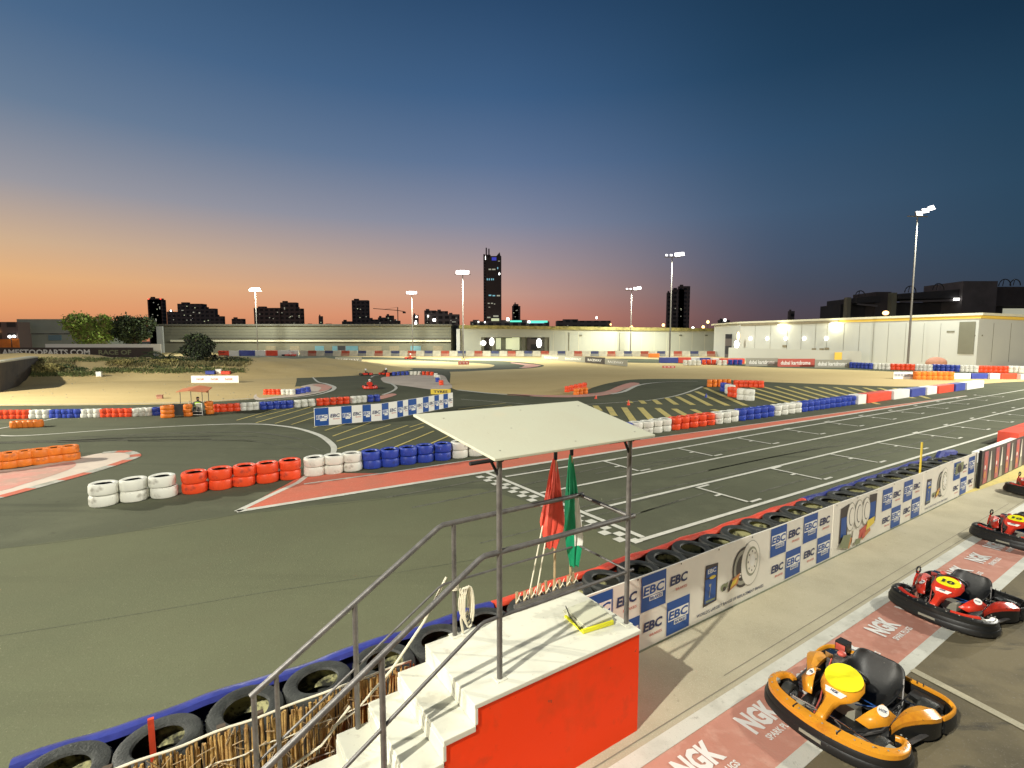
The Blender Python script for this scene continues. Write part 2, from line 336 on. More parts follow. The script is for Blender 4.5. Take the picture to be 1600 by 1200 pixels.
def strip(mb, pts, wd, z, m=0, n=8):
    """painted line; wd may be a list of widths"""
    pts = [Vector((p.x, p.y, 0)) for p in pts]; k0 = len(pts)
    if n > 1 and k0 > 2:
        q = smooth_pts(pts, n)
        if isinstance(wd, list): wd = [wd[min(int(i/n), k0-2)]*(1-(i%n)/n)+wd[min(int(i/n)+1, k0-1)]*((i%n)/n) for i in range(len(q))]
        pts = q
    A = []; B = []
    for i, p in enumerate(pts):
        d = (pts[min(i+1,len(pts)-1)]-pts[max(i-1,0)]).normalized(); s_ = Vector((-d.y, d.x, 0)); hw = (wd[i] if isinstance(wd, list) else wd)/2
        A.append((p.x+s_.x*hw, p.y+s_.y*hw, z)); B.append((p.x-s_.x*hw, p.y-s_.y*hw, z))
    mb.ribbon(B, A, m, False)
def poly_px(pts, z, name, m, kind='structure', label=None, n=6, closed_smooth=True):
    q = [G(*p) for p in pts]
    if closed_smooth:
        k = len(q); r = []
        for i in range(k):
            p0, p1, p2, p3 = q[i-1], q[i], q[(i+1)%k], q[(i+2)%k]
            for j in range(n):
                t = j/n; r.append((p1*2+(p2-p0)*t+(p0*2-p1*5+p2*4-p3)*t*t+(p1*3-p0-p2*3+p3)*t**3)*.5)
        q = r
    mb = MB().sheet([(p.x, p.y, z) for p in q]); return tag(mb.build(name, m), label, kind=kind)
# ---------------------------------------------------------------- ground, roads
tag(MB().sheet([(-1500,-300,0),(1500,-300,0),(1500,2500,0),(-1500,2500,0)]).build('ground', 'sand'), kind='structure')
A_up = [(-900,640),(0,634),(240,632),(330,628),(400,623),(440,617),(459,606),(463,597),(467,587),(490,581),(520,579),(600,575),(690,576),(703,582),(703,598),(712,609),(760,614),(800,618),(870,621),(903,619),(925,606),(960,597),(1000,592.5),(1100,592.5),(1190,596.5),(1280,600),(1400,604),(1480,602.5),(1530,600),(1600,596),(1800,588)]
pts = smooth_pts([G(*p) for p in A_up], 4)
far = W(75, 5.3); near1 = W(75, 4.02); near0 = W(-30, 4.02)
mb = MB().sheet([(p.x, p.y, .004) for p in pts+[far, near1, near0, Vector((-60,10,0))]])
tag(mb.build('race_track', 'asphalt'), kind='structure')
pn = [G(*p) for p in [(-500,930),(-200,885),(0,858),(100,845),(200,832),(290,816),(372,804),(520,787),(700,768),(752,764)]]+[W(6.78,9.3),W(6.9,6.6),W(6.9,5.3),W(-14,5.3),Vector((-40,8,0))]
tag(MB().sheet([(p.x,p.y,.0075) for p in pn]).build('near_track', 'old_asphalt'), kind='structure')
poly_px([(-100,558),(200,560),(340,556.5),(430,553.5),(540,557),(620,559),(700,562),(780,564),(822,566.5),(850,571),(830,575.3),(770,578),(700,581),(620,578),(600,575.5),(700,576.8),(756,575),(771,572.5),(764,569),(700,565.5),(620,562.5),(540,561.5),(460,562),(400,561.2),(340,560.5),(200,563),(-100,562)], .008, 'far_track', 'asphalt', n=3)
poly_px([(935,560.5),(1020,561),(1060,564.5),(1200,570.5),(1400,577),(1700,587),(1700,594),(1600,590),(1500,586),(1400,581),(1330,578),(1200,574),(1060,568),(1000,567),(950,565)], .008, 'right_track', 'asphalt', n=3)
poly_px([(600,589),(650,586),(690,586),(700,596),(706,606),(680,609),(640,604),(610,600),(598,596)], .008, 'run_off', 'run_off', n=4)
poly_px([(400,625),(430,622.5),(470,619),(505,612.5),(516,607),(505,601),(488,600),(460,606),(430,613),(400,616)], .008, 'kerb_apron', 'run_off', n=4)
# sand islet behind tyre wall on the left
poly_px([(404,611),(430,608),(455,605),(470,604),(478,608),(470,613),(440,618),(405,622)], .012, 'sand_islet', 'sand', n=3)
# apron, pit lane
def st_sheet(name, m, s0, s1, t0, t1, z, t0b=None, t1b=None):
    a, b, c, d = W(s0,t0,z), W(s1,t0 if t0b is None else t0b,z), W(s1,t1 if t1b is None else t1b,z), W(s0,t1,z)
    return tag(MB().sheet([a,b,c,d]).build(name, m), kind='structure')
st_sheet('tyre_bay', 'gap_concrete', -12, 23, 4.02, 5.32, .010)
st_sheet('pavement', 'apron', -12, 60, 3.02, 4.02, .010)
st_sheet('pit_edge_line', 'white_paint', -12, 60, 2.86, 3.02, .014)
st_sheet('pit_stripe', 'pit_pink', -12, 60, 2.20, 2.86, .010)
st_sheet('pit_inner_line', 'white_paint', -12, 60, 2.06, 2.20, .014)
st_sheet('pit_lane', 'pit_asphalt', -12, 60, -9, 2.06, .010)
# kerb paint at far right of the pavement
poly_px([(1470,764),(1530,742),(1610,722),(1610,745),(1560,756),(1500,775)], .016, 'yellow_kerb_paint', 'yellow_paint', n=2)
# pavement joint and pale pit line
jb = MB(); strip(jb, [W(-6,3.10),W(3,3.09),W(9,3.07),W(30,3.05)], .012, .015); strip(jb, [W(5,3.2),W(9,3.21),W(16,3.2)], .01, .015)
M['joint'] = mat('joint', (.22,.20,.145), .9)
tag(jb.build('pavement_joint', 'joint'), kind='structure')
jb = MB(); strip(jb, [G(1425,1048),G(1510,1092),G(1640,1160)], .10, .016, n=4); tag(jb.build('pit_lane_line', 'apron'), kind='structure')
# pit stripe lettering
mk = MB()
ux = W(1,0)-W(0,0); uy = W(0,1)-W(0,0)
for k in range(14):
    s_ = 1.82+.97*k
    put_text(mk, 'NGK', W(s_, 2.63, .018), ux, uy, .50, .26, bold=.05)
    put_text(mk, 'SPARK PLUGS', W(s_+.04, 2.42, .018), ux, uy, .48, .07, bold=.03)
tag(mk.build('stripe_lettering', 'solid_white'), kind='structure')
# painted lines of the straight
ln = MB()
def dline(pp, wd, z=.016, n=1): strip(ln, [G(*p) for p in pp], wd, z, n=n)
dline([(370,800),(800,731.5),(1200,667.5),(1510,619)], .17)                        # L1
dline([(790,745.5),(985,714),(1200,676),(1582,612.5),(1700,592.5)], .10)
dline([(845,771),(1200,701),(1600,622.5),(1750,593)], .10)
dline([(915,800),(1200,732.5),(1600,637.5),(1800,590)], .10)
dline([(1000,845.5),(1015,841),(1200,785),(1600,665),(1800,605)], .11, z=.020)
dline([(475,757),(600,740),(720,722)], .09)
dline([(718,722),(1003,687),(1100,674),(1200,660.5),(1350,640),(1510,618.5)], .06)
dline([(370,800),(420,776),(465,755),(482,742)], .15)
ln.sheet([W(7.22,12.35,.017),W(7.34,12.35,.017),W(7.40,6.5,.017),W(7.28,6.5,.017)])     # start line
for k in range(11):                                                                # grid boxes
    s0 = 11.0+3.5*k
    for (ta, tb, ds) in ((8.05,6.62,0),(11.45,10.02,0)):
        w1 = .085
        ln.sheet([W(s0,ta,.021),W(s0+w1,ta,.021),W(s0+w1,tb,.021),W(s0,tb,.021)])
        for tt in (ta, tb): ln.sheet([W(s0+w1,tt,.021),W(s0+w1+.42,tt,.021),W(s0+w1+.42,tt-.08,.021),W(s0+w1,tt-.08,.021)])
        tm = (ta+tb)/2; ln.sheet([W(s0-.2,tm+.03,.021),W(s0,tm+.03,.021),W(s0,tm-.05,.021),W(s0-.2,tm-.05,.021)])
for i in range(28):                                                                # chequered line
    for j in range(2):
        if (i+j) % 2: continue
        if i in (13,): continue
        t0 = 12.1-i*.205; s0 = 6.78+j*.205
        ln.sheet([W(s0,t0,.017),W(s0+.2,t0,.017),W(s0+.2,t0-.2,.017),W(s0,t0-.2,.017)])
dline([(0,681),(30,681.5),(90,678),(190,671),(330,664),(400,663),(440,666),(470,671),(500,681),(518,694),(522,703),(518,713)], [.14,.14,.12,.12,.13,.15,.18,.2,.22,.22,.2,.14], n=4)
dline([(-60,674),(0,670),(50,661),(90,653.5)], .12)
dline([(1010,626.5),(1050,620),(1078,612),(1098,604)], [.10,.14,.2,.22], n=4)
dline([(937,631),(1010,626.5)], .07)
# track edges
dline([(0,632.5),(240,630.5),(330,627),(400,622)], .18, n=4)
dline([(490,591),(487,588),(490,585),(500,583),(530,580.5)], .16, n=5); dline([(490,591),(497,597),(510,600),(522,605),(517,611),(490,618),(440,624),(400,628)], [.16,.2,.3,.35,.3,.15,.12,.1], n=4)
dline([(600,596),(612,600),(619,606),(612,612),(598,617)], .22, n=5)
dline([(580,590),(585,587),(600,585.5)], .2, n=3)
dline([(716,609.5),(760,614.3),(800,617),(830,619)], .35, n=4)
dline([(955,616),(975,612),(1000,601.5),(1040,597),(1090,596)], [.25,.35,.3,.1,.08], z=.020, n=4)
dline([(820,569),(824,570.5),(822,573),(812,574.8)], .35, n=4)
dline([(720,624),(800,630),(860,634),(937,631)], .06, n=3)
tag(ln.build('painted_lines', 'white_paint'), kind='structure')
# kerbs in red
poly_px([(500,600),(512,602),(519,605.5),(510,610),(497,612),(502,606),(488,602)], .020, 'kerb_paint', 'pink_concrete', n=3)
poly_px([(800,618),(870,621),(920,620),(955,616),(975,609),(1000,600),(985,598),(965,604),(945,612),(910,616),(870,618),(800,616)], .016, 'kerb_strip', 'pink_concrete', n=3)
poly_px([(800,566.5),(828,569),(846,571),(828,574.6),(812,575),(820,571),(800,567.8)], .018, 'hairpin_kerb', 'pink_concrete', n=2)
poly_px([(594,619),(612,615),(620,617),(605,622),(594,624)], .018, 'inner_kerb', 'pink_concrete', n=2)
# left island: pink tongue with worn red and white kerb
poly_px([(-120,738),(0,735),(60,727),(118,716),(160,708),(196,705),(214,711),(205,719),(150,736),(80,756),(0,779),(-120,806)], .008, 'island_concrete', 'run_off', n=3)
poly_px([(-120,742),(0,738),(60,731),(112,722),(116,730),(80,744),(40,756),(0,768),(-120,790)], .012, 'island_paint', 'pink_concrete', n=3)
kb = MB(); edge = smooth_pts([G(*p) for p in [(160,708),(196,706),(212,712),(200,719),(150,735.5),(80,755),(0,777),(-80,796)]], 5)
for i in range(len(edge)-1):
    sub = edge[i:i+2]; strip(kb, sub, .30, .016, (i//3) % 2, n=1)
tag(kb.build('island_kerb', ['worn_white', 'red_paint']), kind='structure')
# red strip beside the far wall
q = [G(370,800), G(480,739.5), G(600,740), G(720,721.5), G(1003,686.5), G(1200,660), G(1350,639.5), G(1510,618), G(1200,667.5), G(800,731.5)]
tag(MB().sheet([(p.x,p.y,.012) for p in q]).build('red_strip', 'red_paint'), kind='structure')
sm_ = MB()
for a_, b_ in (((-200,885),(0,858)),((0,858),(200,832)),((200,832),(372,804)),((372,804),(700,768)),((-100,1010),(420,925)),((420,925),(760,872))):
    strip(sm_, [G(*a_), G((a_[0]+b_[0])/2,(a_[1]+b_[1])/2+1.5), G(*b_)], .022, .010, n=4)
tag(sm_.build('track_seams', 'asphalt'), kind='structure')
# yellow hatching
hy = MB()
def hatch(a, b, wd): strip(hy, [G(*a), G(*b)], wd, .016, n=1)
for a, b in [((545,710),(662,667)),((600,706),(678,674)),((527,702),(637,665)),((526,690),(610,664)),((520,682),(580,660)),((665,697),(700,682)),((508,673),(545,661)),((490,668.5),(520,659)),((700,700),(722,690)),
             ((400,661),(490,635)),((430,662),(492,643)),((455,664),(492,652)),((400,653),(470,635)),((370,657),(440,637)),((640,668),(700,650)),((690,676),(740,660)),((716,640),(790,630)),((716,648),(800,634)),((722,654),(820,636)),((660,655),(716,642))]:
    hatch(a, b, .09)
for a, b in [((930,634),(937,642)),((951,636),(960,650)),((975,637),(992,662)),((1000,637),(1022,660)),((1027,638),(1050,655)),((1053,639),(1080,654)),((1082,640),(1106,651)),((1113,640),(1125,643)),((982,627),(986,630)),((1001,626),(1007,631)),((1022,625),(1031,632)),((1041,622),(1057,632.5)),((1058,620),(1083,633)),((1075,616),(1110,634)),((1088,612),(1137,634)),((1101,606),(1165,634))]:
    hatch(a, b, .34)
for i in range(13):
    x0 = 1120+i*23; y0 = 602.5+i*.35
    k_ = 1.0 if i < 8 else .6
    hatch((x0, y0), (x0+92*k_, y0+27*k_), .30)
tag(hy.build('yellow_hatching', 'yellow_paint'), kind='structure')
# skid marks
M['skid'] = layered('skid', (.085,.086,.066), [(3,(.13,.13,.098),.45,.6,None),(30,(.15,.15,.11),.5,.6,None)])
M['pit_scuff'] = mat('pit_scuff', (.12,.105,.08), .8, .3, 3)
sk = MB()
for _ in range(26):
    s0 = random.uniform(2,40); t0 = random.uniform(6.9,12.2); L = random.uniform(3,9); dt = random.uniform(-.4,.4)
    strip(sk, [W(s0,t0),W(s0+L*.5,t0+dt*.3),W(s0+L,t0+dt)], random.uniform(.04,.1), .0095, n=4)
for k in range(16):                                                               # rubber laid round the left bend
    off = random.uniform(4,26); q = [(x_, y_+off*(.25+.75*x_/520)) for x_, y_ in ((-40,690),(90,684),(200,677),(330,671),(400,670),(470,680),(505,692))]
    a_ = random.randint(0,3); q = q[a_:a_+random.randint(3,4)]; strip(sk, [G(*p) for p in q], random.uniform(.05,.12), .0095, n=5)
for k in range(10):
    x0 = random.uniform(560,800); y0 = random.uniform(612,650); strip(sk, [G(x0,y0),G(x0+60,y0+2+random.uniform(-3,3)),G(x0+130,y0+6)], .1, .0095, n=4)
tag(sk.build('skid_marks', 'skid'), kind='structure')
# ---------------------------------------------------------------- mound on the left
def mound_z(x, y):
    v = 0
    for cx, cy, rx, ry, h in ((-38,62,24,15,1.5),(-27,66,14,9,1.2),(-52,55,18,14,1.9),(-62,50,24,16,1.5)):
        d = ((x-cx)/rx)**2+((y-cy)/ry)**2
        if d < 1: v = max(v, h*(1-d)**1.3*1.25 if d > 0 else h)
    return v
def hn(x, y): return .10*math.sin(x*.9+y*.4)*math.sin(y*.7-x*.3)+.06*math.sin(x*2.3)*math.cos(y*1.9)
mb = MB(); nx, ny = 110, 60; vs = []
for j in range(ny+1):
    for i in range(nx+1):
        x = -90+84*i/nx; y = 33+50*j/ny; z = mound_z(x,y); vs.append((x, y, z+hn(x,y)*min(1,z*2)-(.03 if z == 0 else 0)))
mb.add(vs, [(j*(nx+1)+i, j*(nx+1)+i+1, (j+1)*(nx+1)+i+1, (j+1)*(nx+1)+i) for j in range(ny) for i in range(nx)], 0, True)
tag(mb.build('mound', 'sand'), kind='structure')
def gz(x, y):
    z = mound_z(x, y); return z+hn(x,y)*min(1,z*2) if z > 0 else 0
def on_mound(px, py):                  # where the view ray meets the mound
    d = ray(px, py); t = 5.0
    while t < 200:
        p_ = Vector((0,0,H))+d*t
        if p_.z <= max(0, gz(p_.x, p_.y)): return Vector((p_.x, p_.y, max(0,gz(p_.x,p_.y))))
        t += .1
    return G(px, py)
# ---------------------------------------------------------------- tyres
def tyre_prof(R, h):
    k_ = .0 if h/R > .8 or R < .3 else .06
    q = [(.63-k_,.14),(.67-k_,.05),(.83,0),(.95,.06),(1,.22),(1,.78),(.95,.94),(.83,1),(.67-k_,.95),(.63-k_,.86),(.70-k_,.80),(.90,.70),(.93,.5),(.90,.30),(.70-k_,.20)]
    return [(a*R, b*h) for a, b in q]
OUT_M = [0]*9+[1]*6
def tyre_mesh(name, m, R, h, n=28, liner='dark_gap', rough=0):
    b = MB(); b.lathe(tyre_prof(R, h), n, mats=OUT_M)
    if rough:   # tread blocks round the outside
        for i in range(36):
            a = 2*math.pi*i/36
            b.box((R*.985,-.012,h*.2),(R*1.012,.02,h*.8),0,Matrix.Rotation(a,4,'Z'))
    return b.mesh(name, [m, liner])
TY = []      # every painted or bare tyre: (apparent size, kind, colour, position, tilt, label, group)
tyre_db = {}
def get_tyre(col, size):
    k = (col, size)
    if k not in tyre_db:
        R, h = size; mm = 'rubber' if col == 'black' else 'tyre_'+col
        tyre_db[k] = tyre_mesh('tyre', mm, R, h, 28 if R > .25 else 18, 'dusty_lit_liner' if col == 'black' else 'dark_gap', rough=(col == 'black'))
    return tyre_db[k]
ORD = ['first','second','third','fourth','fifth','sixth','seventh','eighth','ninth','tenth','eleventh','twelfth','thirteenth','fourteenth','fifteenth','sixteenth','seventeenth','eighteenth','nineteenth','twentieth','last']
def add_stack(p, col, size, high, desc, i, group, hidden=False, jit=.022, nolabel=None):
    R, h = size
    for k in range(high):
        lev = {1:['single'],2:['bottom','top'],3:['bottom','middle','top']}[high][k]
        lab = f"{lev} {col} tyre, {ORD[i%20]} stack in the {desc}"
        pos = Vector((p.x+random.uniform(-jit,jit), p.y+random.uniform(-jit,jit), p.z+k*h+.005))
        TY.append([(0 if hidden else R/max(1,p.y)), col, size, pos, random.uniform(0,6.28), lab, group])
def run(px0, py0, px1, py1, n, col, size, desc, group, high=2, hidden=False, off=None):
    """n stacks whose feet run between two picture points"""
    a, b = G(px0,py0), G(px1,py1)
    for i in range(n):
        p = a.lerp(b, (i+.5)/n); v = Vector((p.x,p.y,0)).normalized(); p = p+v*size[0]*.9
        add_stack(p, col, size, high, desc, i, group, hidden)
def run_st(s0, s1, n, tfun, col, size, desc, group, high=2, hidden=False):
    for i in range(n):
        s = s0+(s1-s0)*(i+.5)/n; add_stack(W(s, tfun(s)), col, size, high, desc, i, group, hidden)
FW = (.285,.265)
def tf(s): # centre line of the far wall of the straight
    xs = [(-3,14.78),(3,14.84),(8,14.48),(16,14.05),(36,13.78),(52,13.25)]
    for (a,b),(c,d) in zip(xs, xs[1:]):
        if s <= c: return b+(d-b)*(s-a)/(c-a)
    return xs[-1][1]
g = 'painted tyres walling the far side of the straight'
run_st(-1.86,-.14,3,tf,'white',FW,'leftmost white run',g)
run_st(-.06,2.72,5,tf,'red',FW,'red run beside the strip tip',g)
run_st(2.86,4.40,3,tf,'white',FW,'white run left of near blue',g)
run_st(4.42,7.22,5,tf,'blue',FW,'near blue run',g)
run_st(7.26,8.42,2,tf,'white',FW,'white pair touching the roof',g)
run_st(8.42,12.9,8,tf,'red',FW,'x',g,hidden=True)
run_st(12.9,15.0,4,tf,'blue',FW,'blue run emerging from the roof',g)
run_st(15.05,17.3,4,tf,'white',FW,'white run right of the roof',g)
run_st(17.3,20.2,5,tf,'red',FW,'red run right of the roof',g)
run_st(20.2,22.0,3,tf,'white',FW,'white run between red and far blue',g)
run_st(22.0,25.0,5,tf,'blue',FW,'blue run beyond the grid boxes',g)
run_st(25.0,27.6,4,tf,'white',FW,'white run between the two far blue runs',g)
run_st(27.6,33.6,10,tf,'blue',FW,'long far blue run',g)
LW = (.19,.205); g = 'small painted tyres walling the left infield loop'
row = [(0,48,5,'red','red run at the left edge'),(49,79,3,'white','white run above the lying orange tyre'),(80,128,5,'blue','left blue run'),(129,158,3,'white','white run left of the middle red run'),(159,207,5,'red','middle red run'),(208,238,3,'white','white run beside the marshal post'),(239,251,1,'blue','blue stub beside the marshal post'),
       (333,375,4,'red','red run right of the marshal post'),(376,405,3,'white','white run right of the post'),(406,458,5,'blue','blue run above the curved line'),(459,493,3,'white','white run left of the checked boards'),(494,547,5,'red','red run behind the checked boards'),(548,573,3,'white','white run behind the checked boards'),(574,594,2,'blue','blue pair behind the checked boards')]
def yl(x):
    xs = [(-50,656),(0,655),(130,653),(210,651.5),(330,645),(400,641),(460,637.5),(494,634.5),(545,631),(594,627)]
    for (a,b),(c,d) in zip(xs, xs[1:]):
        if x <= c: return b+(d-b)*(x-a)/(c-a)
    return 627
for x0,x1,n,c,d in row: run(x0, yl(x0), x1, yl(x1), n, c, LW, d, g)
run(252,654,272,653,1,'orange',(.29,.2),'tall orange post stack','orange tyres by the marshal post',high=3)
run(288,651,300,651,1,'orange',(.2,.2),'orange stack behind the marshal','orange tyres by the marshal post',high=3)
run(322,648,333,647,1,'orange',(.2,.22),'orange stack right of the post','orange tyres by the marshal post',high=3)
g = 'painted tyres on the small sand islet'
run(413,617,439,617,4,'red',(.19,.19),'islet red run',g); run(440,617,461,617,3,'white',(.19,.19),'islet white run',g); run(462,617,485,612,3,'blue',(.19,.19),'islet blue run',g)
g = 'orange tyres on the left island'
run(-48,741,119,719.5,7,'orange',(.27,.235),'left island row',g)
g = 'tyres around the pale run off'
for x0,y0,x1,y1,n,c,d in [(600,589,612,588,1,'red','run off corner'),(612,587,639,586,4,'blue','run off blue run'),(640,586,658,586,3,'white','run off back white run'),(659,586,678,587,3,'red','run off red run'),(679,588,687,594,2,'white','run off bend'),(681,595,687,599,1,'blue','run off bend'),(686,599,693,605,1,'red','run off end')]:
    run(x0,y0,x1,y1,n,c,(.2,.2),d,g)
g = 'red and orange tyres at the chicane'
run(883,614,916,606,5,'red',(.2,.22),'chicane red run',g); run(897,618,917,615,3,'orange',(.2,.22),'chicane orange run',g)
g = 'tyres at the hatched corner'
run(1105,605,1142,604,5,'orange',(.2,.3),'hatched corner orange run',g); run(1127,611,1140,615,2,'blue',(.22,.33),'hatched corner blue pair',g)
run(1134,615,1147,617,2,'white',(.24,.33),'hatched corner white pair',g); run(1139,620,1154,622,2,'red',(.27,.33),'hatched corner red pair',g); run(1153,625,1176,627,2,'white',(.32,.36),'white end pair at the hatched corner',g)
run(1147,605,1192,606,6,'red',(.24,.28),'red run beyond the hatched corner',g)
g = 'tyres in the far right barriers'
for x0,y0,x1,y1,n,c,d in [(1295,573,1305,573,2,'red','short red wall row'),(1316,574,1327,574,2,'white','row by the pale wall, short white'),(1328,575,1364,577,6,'blue','row by the pale wall, blue'),(1365,577,1390,578,4,'white','row by the pale wall, left white'),(1391,578,1429,579,5,'red','row by the pale wall, middle red'),(1430,579,1455,580,4,'white','row by the pale wall, middle white'),(1456,579,1500,581,6,'blue','row by the pale wall, right blue'),(1501,581,1527,582,4,'white','row by the pale wall, right white'),(1528,582,1574,583,6,'red','row by the pale wall, right red'),(1575,582,1600,583,3,'white','row by the pale wall, last white'),
                           (1428,593,1488,594,7,'orange','orange run before the pale wall'),(1067,571,1095,571,4,'white','double row, left white'),(1096,570,1119,570,3,'red','double row, red'),(1120,571,1136,571,2,'white','double row, right white'),(1137,570,1160,570,3,'blue','double row, blue')]:
    run(x0,y0,x1,y1,n,c,(.33,.40),d,g)
# bare tyres behind the banner
g = 'bare black tyres bolted behind the belt along the near kerb'
nb_ = 0; s = -1.55; k = 0
while s < 19.2:
    t_ = 4.93+.03*math.sin(k*2.1)
    zone = 'before the reed screen' if s < 1.7 else 'behind the flag stand' if s < 3.9 else 'behind the checked banner' if s < 9.4 else 'behind the middle banner' if s < 13.3 else 'behind the far banner'
    if k == 0 or zone != lz: zi = 0; lz = zone
    for lev in range(2):
        p_ = W(s, t_+(.02 if lev else 0), .012+lev*.24)
        TY.append([.33/max(1,p_.y), 'black', (.322,.235), p_, random.uniform(0,6), f"{'top' if lev else 'bottom'} bare black tyre, {ORD[zi%20]} stack from the left {zone}", g])
    zi += 1; k += 1; s += .640
TY.sort(key=lambda r: -r[0])
from collections import defaultdict
rest = MB()
for i, (a_, col, size, pos, rz, lab, grp) in enumerate(TY):
    if i < 300 and a_ > 0:
        o = bpy.data.objects.new('tyre', get_tyre(col, size)); C.objects.link(o)
        o.location = pos; o.rotation_euler = (0,0,rz)
        o.rotation_euler = (random.uniform(-.025,.025), random.uniform(-.025,.025), rz)
        if col == 'black': o.rotation_euler = (random.uniform(-.06,.06), random.uniform(-.06,.06), rz)
        tag(o, lab, 'tyre', grp)
    else:
        mi = ['white','red','blue','orange','black'].index(col)
        rest.lathe(tyre_prof(*size), 12, X=Matrix.Translation(pos), mats=[mi]*15)
if rest.v: tag(rest.build('far_tyres', ['tyre_white','tyre_red','tyre_blue','tyre_orange','rubber']), 'small distant tyres making up the rest of the painted barriers', 'tyres', kind='stuff')
# lying orange tyre bundle on the left, black knee-high scraps
b = MB(); L_ = [G(13,669),G(30,668.5),G(47,668),G(56,667)]
for i in range(5):
    p_ = G(18,670).lerp(G(53,668.5), i/4); b.lathe(tyre_prof(.2,.3), 18, X=Matrix.Translation(p_+Vector((0,.2,.01+.01*(i%2)))), mats=OUT_M)
b2 = tag(b.build('tyre_bundle', ['tyre_orange','dark_gap']), 'low orange tyre bundle lying on the asphalt below the left infield wall', 'tyre bundle')
# ---------------------------------------------------------------- rubber belt along the near barrier
def belt(s0, s1, m, label, t0=5.28, z=.455, low=.0, cat='belt'):
    b = MB(); n = max(4, int((s1-s0)/.16)); rings = []
    prof = [(-.05,-.03),(-.03,.015),(.03,.02),(.09,.0),(.125,-.06),(.14,-.3),(.14,-.52),(.12,-.52),(.11,-.3),(.09,-.07),(.03,-.02),(-.03,-.03)]
    vs = []
    for i in range(n+1):
        s = s0+(s1-s0)*i/n; w_ = .010*math.sin(s*4.6)+.008*math.sin(s*11)
        for a, c_ in prof: vs.append(W(s, t0+a+w_, max(.012, z+c_+.010*math.sin(s*4.6+1)*(1 if c_ > -.1 else 0))))
    k = len(prof)
    b.add(vs, [(i*k+j, (i+1)*k+j, (i+1)*k+(j+1)%k, i*k+(j+1)%k) for i in range(n) for j in range(k)]+[list(range(k)), [n*k+j for j in range(k)][::-1]], 0, True)
    return tag(b.build('barrier_belt', m), label, cat, 'coloured belts along the near tyre barrier')
belt(-1.25, 3.2, 'belt_blue', 'wrinkled blue belt along the tyres beside the stairs')
belt(3.23, 10.9, 'belt_red', 'red belt along the tyres behind the checked banner')
belt(10.93, 17.9, 'belt_blue', 'blue belt along the tyres behind the far end of the banners')
b = MB()
b.box((18.0,5.02,.012),(19.6,5.34,.30),0); b.box((18.2,5.0,.30),(19.3,5.3,.36),1); b.tube([(17.9,5.1,.40),(18.5,5.2,.47),(19.2,5.12,.44),(19.7,5.22,.33)],[.09,.13,.12,.06],0,8)
X = Matrix.Rotation(ROT_ST,4,'Z'); b.v = [tuple(X @ Vector(v)) for v in b.v]
tag(b.build('belt_pile', ['belt_blue','dusty_lit_liner']), 'crumpled blue and pale belt heap at the barrier end', 'belt heap')
def blk(name, s0, s1, t0, t1, z1, m, label, cat, group=None, z0=.012):
    b = MB(); b.box((s0,t0,z0),(s1,t1,z1),0,X); b.box((s0+.1,t0-.004,z0+.06),(s1-.1,t0,z0+(z1-z0)*.45),0,X)
    return tag(b.build(name, m, bevel=.03), label, cat, group)
blk('plastic_barrier', 20.6, 24.7, 4.75, 5.05, .34, 'solid_white', 'low white plastic barrier beyond the belt heap', 'barrier', 'plastic barriers at the end of the near kerb')
blk('plastic_barrier', 24.75, 26.9, 4.85, 5.4, .52, 'solid_red', 'near red plastic barrier at the right edge above the dark banner', 'barrier', 'plastic barriers at the end of the near kerb')
blk('plastic_barrier', 26.95, 29.6, 4.85, 5.4, .52, 'solid_red', 'farther red plastic barrier at the right edge', 'barrier', 'plastic barriers at the end of the near kerb')
# far end of the straight wall: plastic blocks
for s0,s1,m,lab in [(33.6,34.7,'solid_white','short white block after the long blue tyre run'),(34.75,38.2,'solid_red','long red block in the straight wall'),(38.25,40.8,'solid_white','white block between red and blue in the straight wall'),(40.85,43.3,'solid_blue','blue block before the last white pair in the straight wall'),(43.35,45.2,'solid_white','white block left of the farthest red block'),(45.25,48.3,'solid_red','farthest red block of the straight wall'),(48.35,50.5,'solid_blue','farthest blue block of the straight wall'),(50.55,54.6,'solid_white','farthest white block ending the straight wall')]:
    tt = tf((s0+s1)/2); blk('barrier_block', s0+.03, s1-.03, tt-.28, tt+.28, .56, m, lab, 'barrier', 'solid blocks ending the straight wall')
# ---------------------------------------------------------------- banners
class Flat:
    """print on an upright sheet: coordinates along the sheet and up"""
    def __init__(s, o, ux, off=(0,0,0)): s.b = MB(); s.o = Vector(o); s.ux = Vector(ux).normalized(); s.uz = Vector((0,0,1)); s.n = s.ux.cross(s.uz).normalized(); s.k = 0
    def p(s, u, z, d): return s.o+s.ux*u+s.uz*z+s.n*d
    def poly(s, pts, m, d=.003):
        s.b.add([s.p(u,z,d) for u,z in pts], [list(range(len(pts)))], m)
    def rect(s, u0, z0, u1, z1, m, d=.003): s.poly([(u0,z0),(u1,z0),(u1,z1),(u0,z1)], m, d)
    def ell(s, u, z, ru, rz, m, d, n=24): s.poly([(u+ru*math.cos(2*math.pi*i/n), z+rz*math.sin(2*math.pi*i/n)) for i in range(n)], m, d)
    def text(s, t, u, z, wd, ht, m, d=.006, bold=.02, shear=.0): put_text(s.b, t, s.p(u,z,d), s.ux, s.uz, wd, ht, m, bold, shear)
BM = ['vinyl','ink_blue','ink_white','ink_navy','ink_red','ink_grey','ink_dark','ink_orange','ink_yellow','ink_green','ink_pink']
